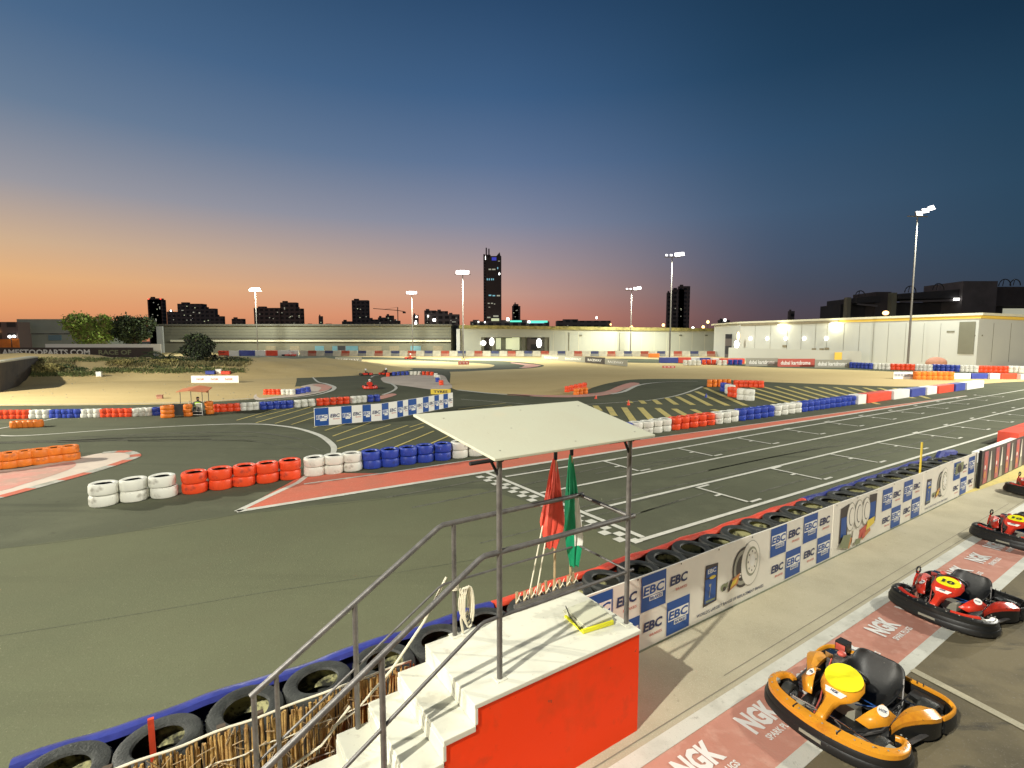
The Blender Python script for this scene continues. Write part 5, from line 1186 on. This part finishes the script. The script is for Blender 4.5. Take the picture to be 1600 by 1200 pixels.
b = MB(); b.box((-1.2,-.8,0),(-.1,.0,zt0-.2)); b.build('end_pillar','wall_white',t)
for i in range(14):
    x_ = u2(864)+i*(L_-u2(864))/14
    b = MB(); b.box((x_,-.05,0),(x_+.12,-.01,zt1-.2)); b.build('panel_joint','cornice',t)
    if i % 4 == 1: b = MB(); b.tube([(x_+1,-.15,0),(x_+1,-.15,zt1-.3)],.09,0,6); b.build('downpipe','wall_beige',t)
for px_ in (905,1060,1100):
    b = MB(); b.box((u2(px_),-.2,ZAT(0,D2,525)),(u2(px_+4),-.01,ZAT(0,D2,523))); b.build('vent','wall_beige',t)
b = MB(); b.box((o_l,8,.0),(o_r,8.2,zo)); b.build('back_wall','wall_light',t)
b = MB(); b.box((o_l,.41,0),(u2(756),3,zo)); b.box((u2(769),.41,0),(u2(773),3,zo)); b.box((u2(815),.41,0),(u2(820),3,zo)); b.box((u2(851),.41,0),(u2(858),3,zo)); b.build('column','wall_beige',t)
b = MB(); b.box((u2(774),6,1.0),(u2(782),6.1,zo-.2)); b.box((u2(790),6,1),(u2(800),6.1,zo-.2)); b.box((u2(800),5,.8),(u2(812),5.1,zo)); b.build('lit_room','lit_room',t)
for q_ in ((757,764),(824,840)): b = MB(); b.box((u2(q_[0]),5,.8),(u2(q_[1]),5.2,zo-.05)); b.build('dark_doorway','sil_dark',t)
for x_,y_,w_,h_ in ((755.5,536,.8,.7),(768.5,534,.7,1.2),(842,536,.8,1.4)):
    b = MB(); b.ball((u2(x_),-.3,ZAT(0,D2,y_)),(w_,.2,h_),0,12,8); b.build('wall_lamp','lit_white',t)
def car(px,py,lab,m,lit):
    c_ = thing('parked_car', lab, 'car', G(px,py), group='cars before the middle warehouse')
    b = MB(); b.prism([(-2.1,0),(-2.1,.7),(-1.5,.85),(-1.0,1.4),(.9,1.4),(1.5,.9),(2.1,.75),(2.1,0)], -.85,.85,0, Matrix.Rotation(math.pi/2,4,'X') @ Matrix.Translation((0,.3,0))); b.build('body',m,c_,bevel=.08)
    b = MB(); b.prism([(-1.0,.95),(-.8,1.32),(.75,1.32),(1.2,.95)], -.87,.87,0, Matrix.Rotation(math.pi/2,4,'X') @ Matrix.Translation((0,.3,0))); b.build('window','glass_dark',c_)
    for x_ in (-1.3,1.3):
        for y_ in (-.86,.66): b = MB(); b.lathe(tyre_prof(.33,.2),14,X=Matrix.Translation((x_,y_+.2,.33)) @ Matrix.Rotation(math.pi/2,4,'X'),mats=[0]*15); b.build('wheel','rubber',c_)
    if lit:
        for x_ in (-1.6,1.2): b = MB(); b.box((x_,-.9,.6),(x_+.5,-.87,.95)); b.build('tail_light','lit_red',c_)
car(824,549.5,'dark car with glowing red lights in the warehouse doorway','sil_dark',True); car(840,549.8,'white car right of the red lights in the warehouse doorway','car_white',False); car(803,549.4,'dark red car at the left of the warehouse doorway','dirty_red',False)
car(522,550,'pale car before the blue windows of the left warehouse','car_white',False)
# right building
def wallseg(pts, z0, z1, m, root, name, back=6):
    b = MB(); n = len(pts)
    inner = [Vector((p.x*1.0,p.y+back,0)) for p in pts]
    vs = []
    for i,p in enumerate(pts):
        a = z0[i] if isinstance(z0,list) else z0; c_ = z1[i] if isinstance(z1,list) else z1
        vs += [(p.x,p.y,a),(p.x,p.y,c_),(inner[i].x,inner[i].y,c_),(inner[i].x,inner[i].y,a)]
    b.add(vs, [(i*4+j,(i+1)*4+j,(i+1)*4+(j+1)%4,i*4+(j+1)%4)[::-1] for i in range(n-1) for j in range(4)]+[(0,1,2,3),((n-1)*4+3,(n-1)*4+2,(n-1)*4+1,(n-1)*4)], 0)
    return b.build(name, m, root)
t = thing('white_building', 'large white building with a yellow roof stripe behind the tallest pole', 'building', (0,0,0))
Pa, Pb, Pc = GD(1155,108), GD(1525,73), GD(1800,79)
zc = 7.75
wallseg([Pa,Pb,Pc], 0, [zc-.45,zc-.45,6.35], 'wall_white', t, 'wall', 14)
Pa1 = Pa.lerp(Pb,-.03)
wallseg([Pa1+Vector((0,-.5,0)),Pb+Vector((0,-.5,0)),Pc+Vector((0,-.5,0))], [zc-.35,zc-.35,6.45], [zc,zc,6.8], 'cornice', t, 'roof_edge', 14)
Pm = Pa.lerp(Pb, .50)
wallseg([Pm+Vector((0,-.22,0)),Pb+Vector((0,-.22,0)),Pc+Vector((0,-.22,0))], [zc-.78,zc-.78,6.02], [zc-.37,zc-.37,6.43], 'trim_yellow', t, 'yellow_stripe', .2)
wallseg([Pa+Vector((0,-.45,0)),Pm+Vector((0,-.45,0))], zc-.85, zc-.40, 'shutter', t, 'eave', .44)
def onab(px):      # point on the face under a picture column
    k_ = (px-CX)/F; q0, q1 = (Pa, Pb) if px < 1525 else (Pb, Pc); dx, dy = q1.x-q0.x, q1.y-q0.y; s_ = (k_*q0.y-q0.x)/(dx-k_*dy); return q0+(q1-q0)*s_
def face_rect(px0,px1,py0,py1,m,name,d=.12,root=None):
    a, c_ = onab(px0), onab(px1); za, zb = ZAT(a.x,a.y,py1), ZAT(a.x,a.y,py0); n_ = Vector((c_.y-a.y,-(c_.x-a.x),0)).normalized(); b = MB()
    vs = [a+n_*.01,c_+n_*.01,c_+n_*d,a+n_*d]; b.add([(v.x,v.y,z) for z in (za,zb) for v in vs], [(0,1,2,3),(7,6,5,4),(2,3,7,6),(1,2,6,5),(0,3,7,4),(0,1,5,4)], 0); return b.build(name,m,root or t)
face_rect(1495,1520,503,553,'wall_beige','panel_door',.08)
for x_ in (1482,1526): face_rect(x_-6,x_+6,517 if x_ < 1500 else 523,519.5 if x_ < 1500 else 525.5,'wall_beige','vent',.06)
for x_ in (1178,1202,1228,1250,1272,1290,1316,1340,1362,1385,1412,1440,1466,1548,1575): face_rect(x_,x_+.35,505,566,'wall_beige','wall_joint',.03)
face_rect(1155,1320,548,549,'wall_beige','wall_joint',.05)
for x_,y_ in ((1225,541),(1271,546),(1283,546),(1291,545)): face_rect(x_-3,x_+3,y_-2,y_+1.5,'shutter','vent',.15)
b = MB(); q_ = GD(1304,85.6); b.box((0,0,ZAT(0,85.6,562)),((11/F)*85.6,.15,ZAT(0,85.6,550.5)),0); fy = b.build('yellow_sign','trim_yellow'); fy.location = q_; tag(fy,'yellow rectangular sign on the white building wall','sign')
for x_,y_ in ((1169,529),(1195,529),(1223.5,529),(1252,529),(1286,529)):
    a = onab(x_); z = ZAT(a.x,a.y,y_); b = MB(); b.ball((a.x,a.y-.5,z),(.28,.2,.34),0,12,8); b.tube([(a.x,a.y,z),(a.x,a.y-.5,z)],.05,1,6); b.build('wall_lamp',['lit_white','galvanised'],t)
for x_ in (1215,1295):
    a = onab(x_); z = zc-1.0; b = MB(); b.box((a.x-.45,a.y-.50,z),(a.x+.45,a.y-.30,z+.12)); b.build('eave_lamp','lit_white',t)
    l = bpy.data.lights.new('eave_light','POINT'); l.energy = 420; l.color = (1,.93,.6); l.shadow_soft_size = .3; lo = bpy.data.objects.new('eave_light',l); C.objects.link(lo); lo.location = (a.x-.1,a.y-1.1,z-.35); lo.parent = t
# low annex wall
t = thing('annex_wall', 'low white annex wall left of the white building', 'wall', (0,0,0))
Q0, Q1 = GD(1139,99), GD(1345,84)
wallseg([Q0,Q1], 0, [ZAT(Q0.x,Q0.y,543), ZAT(Q1.x,Q1.y,549)], 'wall_white', t, 'wall', .4)
b = MB(); q_ = GD(1147,112); b.box((q_.x-2,q_.y,0),(q_.x+2,q_.y+.4,ZAT(0,112,522)),0); b.build('dark_gate','sil_dark',t)
b = MB(); q_ = GD(1150,104); b.ball((q_.x,q_.y,ZAT(0,104,538)),(.5,.2,.8),0,12,8); b.build('lamp','lit_white',t)
b = MB(); q_ = GD(1152,106); b.ball((q_.x,q_.y,ZAT(0,106,525)),(.3,.2,.9),0,12,8); b.build('orange_lamp','lit_warm',t)
# left building
t = thing('grey_shed', 'grey green shed with a blue window left of the trees', 'building', GD(33,150))
def u0(px): return (px-33)/F*150
b = MB(); b.box((0,0,0),(u0(150),14,ZAT(0,150,522)),0); b.box((-.1,-.2,ZAT(0,150,521)),(u0(150),14,ZAT(0,150,499)),0); b.build('wall','wall_grey',t)
b = MB(); b.box((.1,-.1,ZAT(0,150,522.2)),(u0(150)-.1,0,ZAT(0,150,520.8))); b.build('ledge','sil_dark',t)
wface(t, o0, ux, [(u0(79),ZAT(0,150,532),u0(99),ZAT(0,150,523.5))], 'window_blue', 'window', .1)
for z in range(10): b = MB(); b.box((.0,-.23,ZAT(0,150,501+z*2)),(u0(150),-.2,ZAT(0,150,500.8+z*2))); 
b = MB(); b.box((0,-.3,ZAT(0,150,499.6)),(u0(150),14,ZAT(0,150,498.6))); b.build('roof_edge','cornice',t)
t = thing('garage', 'dark brown garage with orange doors at the left edge', 'building', GD(-80,146))
b = MB(); L_ = 112/F*146; b.box((0,0,0),(L_,10,ZAT(0,146,503))); b.build('wall','sil_brown',t)
wface(t, o0, ux, [((22+80)/F*146,0.3,(33+80)/F*146,ZAT(0,146,529)),((0+80)/F*146,.3,(20+80)/F*146,ZAT(0,146,530))], 'solid_orange', 'door', .1)
b = MB(); b.ball(((20.5+80)/F*146,-.4,ZAT(0,146,526)),(.5,.2,.4),0); b.ball(((27.5+80)/F*146,-.4,ZAT(0,146,525.5)),(.5,.2,.35),0); b.build('wall_lamp','lit_white',t)
b = MB(); b.ball(((-1+80)/F*146,-.4,ZAT(0,146,518)),(.9,.2,.5),0); b.build('warm_lamp','lit_warm',t)
# ---------------------------------------------------------------- grandstand silhouette
Dg = 150; t = thing('stadium_stand', 'dark stadium stand with arches rising behind the white building', 'stadium', GD(1315,Dg))
def ug(px): return (px-1315)/F*Dg
def zg(py): return ZAT(0,Dg,py)
def gb(x0,x1,y0,y1,m,name,dy=0,dd=10): b = MB(); b.box((ug(x0),dy,zg(y1)),(ug(x1),dy+dd,zg(y0))); return b.build(name,m,t)
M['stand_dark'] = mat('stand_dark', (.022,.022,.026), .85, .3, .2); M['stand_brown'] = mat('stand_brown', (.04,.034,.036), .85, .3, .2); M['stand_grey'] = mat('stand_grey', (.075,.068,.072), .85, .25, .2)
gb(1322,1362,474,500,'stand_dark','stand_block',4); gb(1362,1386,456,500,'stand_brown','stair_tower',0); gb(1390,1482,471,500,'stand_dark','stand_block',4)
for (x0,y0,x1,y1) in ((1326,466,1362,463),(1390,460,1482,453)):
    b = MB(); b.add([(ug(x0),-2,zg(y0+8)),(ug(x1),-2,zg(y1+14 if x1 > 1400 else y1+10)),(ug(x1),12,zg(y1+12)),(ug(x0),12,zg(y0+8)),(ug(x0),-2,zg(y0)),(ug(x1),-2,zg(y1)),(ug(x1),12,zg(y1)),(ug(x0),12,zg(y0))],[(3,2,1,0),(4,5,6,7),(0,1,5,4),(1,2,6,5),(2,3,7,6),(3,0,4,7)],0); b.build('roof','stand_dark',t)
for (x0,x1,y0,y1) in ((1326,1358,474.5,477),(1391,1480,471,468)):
    b = MB(); b.add([(ug(x0),-2.1,zg(y0+2.5)),(ug(x1),-2.1,zg(y1+3.5)),(ug(x1),-2.1,zg(y1)),(ug(x0),-2.1,zg(y0))],[(0,1,2,3)],0); b.build('lit_underside_strip','stand_grey',t)  # paler strip paints the lit underside of the roof
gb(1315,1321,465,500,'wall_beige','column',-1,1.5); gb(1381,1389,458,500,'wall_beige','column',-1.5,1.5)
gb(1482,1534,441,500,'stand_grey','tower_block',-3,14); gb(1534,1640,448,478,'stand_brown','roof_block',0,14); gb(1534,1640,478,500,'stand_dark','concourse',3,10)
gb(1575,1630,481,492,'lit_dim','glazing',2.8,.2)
b = MB(); b.box((ug(1472),-2.6,zg(470)),(ug(1480),-2.3,zg(467))); b.build('lamp','lit_white',t)
for xc,yc,r in ((1338,463,1.3),(1415,457,1.5),(1458,453,1.5),(1560,447,1.6),(1576,446,1.4)):
    b = MB(); b.tube([(ug(xc)+r*math.cos(a)*1.1,0,zg(yc)+r*1.25*math.sin(a)) for a in [i*math.pi/10 for i in range(11)]],.14,0,5); b.tube([(ug(xc)-r*.4,0,zg(yc)),(ug(xc)-r*.2,0,zg(yc)+r*1.2)],.1,0,5); b.build('roof_arch','stand_dark',t)
l_ = thing('street_lamp', 'orange street lamp glowing above the yellow roof stripe', 'street lamp', GD(1379,120))
b = MB(); b.tube([(0,0,0),(0,0,ZAT(0,120,490))],.12,0,8); b.build('pole','galvanised',l_); b = MB(); b.ball((0,0,ZAT(0,120,489)),(.75,.4,.5),0,12,8); b.build('lamp_head','lit_warm',l_)
# ---------------------------------------------------------------- skyline
def tower(name, lab, D, blocks, m='sil_dark', wins=(), grid=None, extra=None, cat='building', group=None):
    t = thing(name, lab, cat, GD(blocks[0][0],D), group=group); x00 = blocks[0][0]
    def U(px): return (px-x00)/F*D
    for (x0,x1,yt) in blocks:
        b = MB(); zt = ZAT(0,D,yt); dp = (U(x1)-U(x0))*.3+1
        b.box((U(x0),0,0),(U(x1),dp,zt),0)
        b.box((U(x0)+.12*(U(x1)-U(x0)),dp*.2,zt),(U(x0)+.4*(U(x1)-U(x0)),dp*.6,zt+D*.003),0)
        wl = b.build('wall', m, t)
        if D > 250 and m != 'glass_dark' and (U(x1)-U(x0)) > 5:
            for _ in range(random.randint(2,5)):
                wx_ = random.uniform(U(x0)+1,U(x1)-2); wz_ = random.uniform(zt*.35,zt*.93); wb = MB(); wb.box((wx_,-.3,wz_),(wx_+D*.0016,-.05,wz_+D*.0013)); wb.build('lit_window', random.choice(['lit_dim','lit_dim','lit_room']), t)
        if False:
            b = MB(); z = 6.0; n = max(2,int((U(x1)-U(x0))/4))
            while z < zt-4:
                for i in range(n):
                    if random.random() < .8: xx = U(x0)+(i+.25)*(U(x1)-U(x0))/n; b.box((xx,-.12,z),(xx+(U(x1)-U(x0))/n*.5,-.02,z+1.8),0)
                z += 3.6
            b.build('glazing', grid, wl)
    for (px,py,wx,wy,mm) in wins:
        b = MB(); b.box((U(px-wx/2),-.5,ZAT(0,D,py+wy/2)),(U(px+wx/2),-.25,ZAT(0,D,py-wy/2))); b.build('lit_window', mm, t)
    if extra: extra(t, U, D)
    return t
def crown(t,U,D):
    for (px,yt) in ((760.6,387),(764.6,388.5),(757,397)):
        b = MB(); b.box((U(px-1),0,ZAT(0,D,402)),(U(px+.8),3,ZAT(0,D,yt))); b.build('fin','sil_dark',t)
    b = MB(); b.add([(U(776),0,ZAT(0,D,400)),(U(782.5),0,ZAT(0,D,400)),(U(781),0,ZAT(0,D,394)),(U(776),5,ZAT(0,D,400)),(U(782.5),5,ZAT(0,D,400)),(U(781),5,ZAT(0,D,394))],[(0,1,2),(5,4,3),(0,2,5,3),(1,4,5,2)],0); b.build('horn','sil_dark',t)
    b = MB(); b.box((U(769),-.2,ZAT(0,D,407)),(U(776),0,ZAT(0,D,402))); b.build('crown_light','lit_blue',t)
    b = MB(); b.box((U(756.2),-1.5,5),(U(759),0,ZAT(0,D,398))); b.build('side_fin','sil_grey',t)
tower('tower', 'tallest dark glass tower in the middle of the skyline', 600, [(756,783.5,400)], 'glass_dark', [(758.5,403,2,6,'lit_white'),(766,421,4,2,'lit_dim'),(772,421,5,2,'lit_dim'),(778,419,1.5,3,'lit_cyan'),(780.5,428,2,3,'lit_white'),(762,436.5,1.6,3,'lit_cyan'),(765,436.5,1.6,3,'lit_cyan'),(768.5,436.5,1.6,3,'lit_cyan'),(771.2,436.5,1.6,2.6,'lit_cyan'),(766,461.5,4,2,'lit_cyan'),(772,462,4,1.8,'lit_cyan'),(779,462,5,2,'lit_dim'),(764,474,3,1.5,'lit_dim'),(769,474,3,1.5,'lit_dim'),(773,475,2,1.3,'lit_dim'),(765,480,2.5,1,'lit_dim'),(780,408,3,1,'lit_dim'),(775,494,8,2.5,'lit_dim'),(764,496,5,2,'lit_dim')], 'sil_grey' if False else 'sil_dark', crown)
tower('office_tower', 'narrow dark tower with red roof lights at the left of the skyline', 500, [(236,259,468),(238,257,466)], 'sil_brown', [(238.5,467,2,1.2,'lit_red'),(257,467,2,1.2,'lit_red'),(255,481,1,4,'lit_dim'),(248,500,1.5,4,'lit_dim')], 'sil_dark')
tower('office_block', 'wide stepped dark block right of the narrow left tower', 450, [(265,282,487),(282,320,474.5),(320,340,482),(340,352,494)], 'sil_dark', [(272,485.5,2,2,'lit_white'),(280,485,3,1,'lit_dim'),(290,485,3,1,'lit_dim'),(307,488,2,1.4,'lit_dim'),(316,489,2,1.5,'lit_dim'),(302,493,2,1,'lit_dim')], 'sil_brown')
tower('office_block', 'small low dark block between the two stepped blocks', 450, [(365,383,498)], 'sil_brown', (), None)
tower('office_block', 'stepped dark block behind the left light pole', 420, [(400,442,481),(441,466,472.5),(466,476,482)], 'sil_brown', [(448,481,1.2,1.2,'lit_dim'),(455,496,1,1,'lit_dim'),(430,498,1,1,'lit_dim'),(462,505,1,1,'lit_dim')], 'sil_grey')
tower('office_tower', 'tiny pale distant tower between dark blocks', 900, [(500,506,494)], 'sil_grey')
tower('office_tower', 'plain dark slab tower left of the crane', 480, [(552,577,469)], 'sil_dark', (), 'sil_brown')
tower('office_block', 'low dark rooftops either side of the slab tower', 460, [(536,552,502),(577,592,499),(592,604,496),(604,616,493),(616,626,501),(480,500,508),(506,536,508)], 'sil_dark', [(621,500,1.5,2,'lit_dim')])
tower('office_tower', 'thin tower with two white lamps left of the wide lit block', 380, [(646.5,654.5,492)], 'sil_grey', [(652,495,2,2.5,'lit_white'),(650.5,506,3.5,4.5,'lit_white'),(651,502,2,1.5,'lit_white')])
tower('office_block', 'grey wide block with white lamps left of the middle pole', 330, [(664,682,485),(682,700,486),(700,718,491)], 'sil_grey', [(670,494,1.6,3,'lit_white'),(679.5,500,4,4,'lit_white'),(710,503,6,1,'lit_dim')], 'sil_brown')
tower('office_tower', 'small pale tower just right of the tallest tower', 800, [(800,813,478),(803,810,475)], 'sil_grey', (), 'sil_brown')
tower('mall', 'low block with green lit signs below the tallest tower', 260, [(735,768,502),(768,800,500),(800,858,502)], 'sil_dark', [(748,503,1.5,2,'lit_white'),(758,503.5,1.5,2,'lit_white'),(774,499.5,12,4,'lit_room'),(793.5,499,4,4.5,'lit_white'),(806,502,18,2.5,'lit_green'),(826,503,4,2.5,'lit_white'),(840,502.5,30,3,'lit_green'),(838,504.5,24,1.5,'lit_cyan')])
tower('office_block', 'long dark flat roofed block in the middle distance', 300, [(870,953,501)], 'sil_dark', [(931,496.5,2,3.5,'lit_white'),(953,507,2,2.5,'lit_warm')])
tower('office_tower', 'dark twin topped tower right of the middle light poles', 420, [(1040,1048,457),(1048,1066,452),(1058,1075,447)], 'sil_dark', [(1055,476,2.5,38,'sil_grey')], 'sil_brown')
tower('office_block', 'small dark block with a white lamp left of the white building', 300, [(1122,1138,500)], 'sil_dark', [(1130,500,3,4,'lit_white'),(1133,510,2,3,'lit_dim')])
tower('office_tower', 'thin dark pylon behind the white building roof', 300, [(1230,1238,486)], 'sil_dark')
# crane
D = 420; t = thing('tower_crane', 'thin tower crane standing against the orange sky', 'crane', GD(623,D))
def Uc(px): return (px-623)/F*D
b = MB(); b.tube([(0,0,0),(0,0,ZAT(0,D,480))],.35,0,4); b.build('mast','sil_dark',t)
b = MB(); b.tube([(Uc(585),0,ZAT(0,D,482)),(0,0,ZAT(0,D,485)),(Uc(634),0,ZAT(0,D,487))],.25,0,4); b.tube([(0,0,ZAT(0,D,480)),(Uc(600),0,ZAT(0,D,483.5))],.1,0,3); b.build('jib','sil_dark',t)
b = MB(); b.box((Uc(631),-1,ZAT(0,D,489.5)),(Uc(635),1,ZAT(0,D,487))); b.build('counterweight','sil_dark',t)
for px,py,lab in ((741 if False else 985.5,511,'warm lamp above the middle warehouse roof'),(1035,508,'bright orange street lamp left of the dark twin tower'),(1081,513,'small white street lamp above the warehouse roof end'),(1104,503,'upper orange street lamp before the white building'),(1097,511,'lower orange street lamp before the white building')):
    Dl = 175; t = thing('street_lamp', lab, 'street lamp', GD(px,Dl), group='street lamps behind the warehouses'); z = ZAT(0,Dl,py)
    b = MB(); b.tube([(0,0,0),(0,0,z)],.1,0,6); b.build('pole','galvanised',t); b = MB(); b.ball((0,0,z),(.5,.3,.55),0,12,8); b.build('lamp_head','lit_white' if 'white street' in lab else 'lit_warm',t)
# ---------------------------------------------------------------- trees and bushes
def leaf_cloud(b, c, r, n, size, m=0, squash=.8, m2=None):
    lobes = [(Vector((random.uniform(-.62,.62)*r[0], random.uniform(-.5,.5)*r[1], random.uniform(-.6,.5)*r[2])), random.uniform(.34,.5)) for _ in range(22)]+[(Vector((random.uniform(-.2,.2)*r[0],0,-.1*r[2])),.6)]
    for i in range(n):
        lo, k_ = random.choice(lobes); v = Vector((random.gauss(0,1),random.gauss(0,1),random.gauss(0,1))).normalized()*(random.uniform(.6,1)**.5 if random.random() < .86 else random.uniform(1,1.35))
        p_ = Vector(c)+Vector((lo.x+v.x*r[0]*k_, lo.y+v.y*r[1]*k_, lo.z+v.z*r[2]*k_))
        a = Vector((random.uniform(-1,1),random.uniform(-1,1),random.uniform(-1,1))).normalized(); q = a.cross(Vector((random.uniform(-1,1),random.uniform(-1,1),random.uniform(-1,1)))).normalized(); s_ = size*random.uniform(.6,1.4)
        b.add([p_-a*s_, p_+q*s_*.5, p_+a*s_, p_-q*s_*.5], [(0,1,2,3)], m2 if (m2 is not None and random.random() < .3) else m)
def tree(name, lab, base, rx, ry, h, m, n=3500, size=.3, cat='tree', trunk=.25, low=.15, m2='leaf_olive'):
    t = thing(name, lab, cat, base)
    b = MB(); b.tube([(0,0,0),(.1,.05,h*.3),(-.1,.1,h*.6)],[trunk,trunk*.7,trunk*.3],0,8)
    for i in range(5): a = i*1.3; b.tube([(0,0,h*.25),(math.cos(a)*rx*.3,math.sin(a)*ry*.3,h*.5),(math.cos(a)*rx*.55,math.sin(a)*ry*.55,h*.72)],[trunk*.5,trunk*.3,.03],0,5)
    b.build('trunk','bark',t)
    b = MB(); leaf_cloud(b,(0,0,h*(.5+low)),(rx,ry,h*.42),n,size,0,m2=1); b.build('crown',[m,m2],t)
    return t
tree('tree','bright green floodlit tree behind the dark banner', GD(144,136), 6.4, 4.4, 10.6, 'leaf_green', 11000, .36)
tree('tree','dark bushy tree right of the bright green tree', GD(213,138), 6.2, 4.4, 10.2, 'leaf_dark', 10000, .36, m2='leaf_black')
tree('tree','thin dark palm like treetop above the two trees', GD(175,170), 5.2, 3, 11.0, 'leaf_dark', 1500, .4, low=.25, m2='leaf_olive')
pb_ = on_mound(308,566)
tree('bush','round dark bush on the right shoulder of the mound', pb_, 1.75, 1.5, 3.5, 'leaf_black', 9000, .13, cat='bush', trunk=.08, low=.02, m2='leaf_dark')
def fronds(name, lab, base, L, n, m, cat='palm'):
    t = thing(name, lab, cat, base); b = MB()
    for i in range(n):
        a = 2*math.pi*i/n+random.uniform(-.2,.2); el = random.uniform(.3,1.3); q = []
        for j in range(7): s_ = j/6; q.append(Vector((math.cos(a)*L*s_*math.cos(el*(1-s_*.5)), math.sin(a)*L*s_*math.cos(el*(1-s_*.5)), .15+L*s_*math.sin(el)-L*.45*s_*s_)))
        b.tube(q, .015, 0, 4)
        for j in range(1,7):
            for sd in (-1,1):
                for kk in range(3):
                    p_ = q[j-1].lerp(q[j],kk/3); sv = Vector((-math.sin(a),math.cos(a),0))*sd; dr_ = (q[j]-q[j-1]).normalized()
                    b.add([p_, p_+sv*.22+dr_*.18-Vector((0,0,.10)), p_+dr_*.07], [(0,1,2)], 0)
    b.build('fronds', m, t); b = MB(); b.tube([(0,0,-.1),(0,0,.3)],[.16,.10],0,8); b.build('trunk','bark',t)
fronds('palm','small spreading palm left of the round dark bush', on_mound(262,563), 2.0, 16, 'leaf_dark')
fronds('palm','small palm fronds right of the round dark bush', on_mound(334,562), 1.6, 12, 'leaf_black')
fronds('palm','low green palm fronds behind the mound edge', on_mound(243,562), 1.5, 12, 'leaf_dark')
# ground cover on the mound, and shrubs
b = MB()
for (px0,px1,py0,py1,n,m_) in ((60,250,558,566,380,0),(40,150,580,589,330,0),(150,380,574,584,700,0),(200,385,566,574,450,1),(55,110,560,585,420,1),(250,390,558,568,420,2),(170,240,560,575,160,1),(100,130,574,582,90,2),(235,330,566,576,260,2)):
    for _ in range(n):
        q = on_mound(random.uniform(px0,px1), random.triangular(py0,py1)); 
        for kk in range(5):
            a = random.uniform(0,6.28); hgt = random.uniform(.07,.22)*(1.7 if m_ == 1 else 1); w_ = random.uniform(.04,.10); dx, dy = math.cos(a), math.sin(a); o_ = Vector((random.gauss(0,.22),random.gauss(0,.22),-.02))
            b.add([q+o_+Vector((-dy*w_,dx*w_,0)), q+o_+Vector((dy*w_,-dx*w_,0)), q+o_+Vector((dx*hgt*.6,dy*hgt*.6,hgt))], [(0,1,2)], m_)
M['scrub_green'] = mat('scrub_green', (.12,.14,.045), .8, .5, 1.2); M['scrub_olive'] = mat('scrub_olive', (.22,.19,.08), .8, .5, 1.2)
tag(b.build('ground_cover',['scrub_green','scrub_olive','leaf_dark']), 'patchy green and olive ground cover over the mound', kind='stuff')
for px,py,lab,r,h,m_ in ((70,582,'olive shrub beside the retaining wall',1.5,1.1,'leaf_olive'),(190,570,'yellowish shrub in the middle of the mound',1.4,.7,'leaf_olive'),(255,568,'low olive shrub left of the dark bush',1.6,.6,'leaf_olive'),(96,576,'brownish scrub on the mound slope',1.2,.6,'leaf_dark'),(345,563,'dark low scrub trailing right of the dark bush',2.4,.5,'leaf_black'),(222,569,'small scrub clump behind the yellowish shrub',1.0,.5,'leaf_dark')):
    t = thing('shrub', lab, 'shrub', on_mound(px,py), group='shrubs on the mound'); b = MB(); leaf_cloud(b,(0,0,h*.4),(r,r*.7,h*.5),700,.09,0,m2=1); b.build('foliage',[m_,'leaf_olive'],t); b = MB(); [b.tube([(0,0,-.05),(math.cos(a)*.3,math.sin(a)*.2,h*.6)],.02,0,4) for a in (0,1.5,3,4.4)]; b.build('stems','bark',t)
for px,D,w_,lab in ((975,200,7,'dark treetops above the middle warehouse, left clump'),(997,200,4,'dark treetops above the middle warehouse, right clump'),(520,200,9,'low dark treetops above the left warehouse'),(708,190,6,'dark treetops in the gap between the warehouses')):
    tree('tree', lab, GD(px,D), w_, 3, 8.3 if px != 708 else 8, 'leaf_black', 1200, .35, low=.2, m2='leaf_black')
# stones and litter on the sand
b = MB()
for _ in range(160):
    q = on_mound(random.uniform(0,460), random.uniform(575,628)); s_ = random.uniform(.02,.07); b.ball(q, (s_*1.3,s_,s_*.6), 0, 6, 4)
tag(b.build('stones','concrete'), 'small stones scattered over the left sand', kind='stuff')
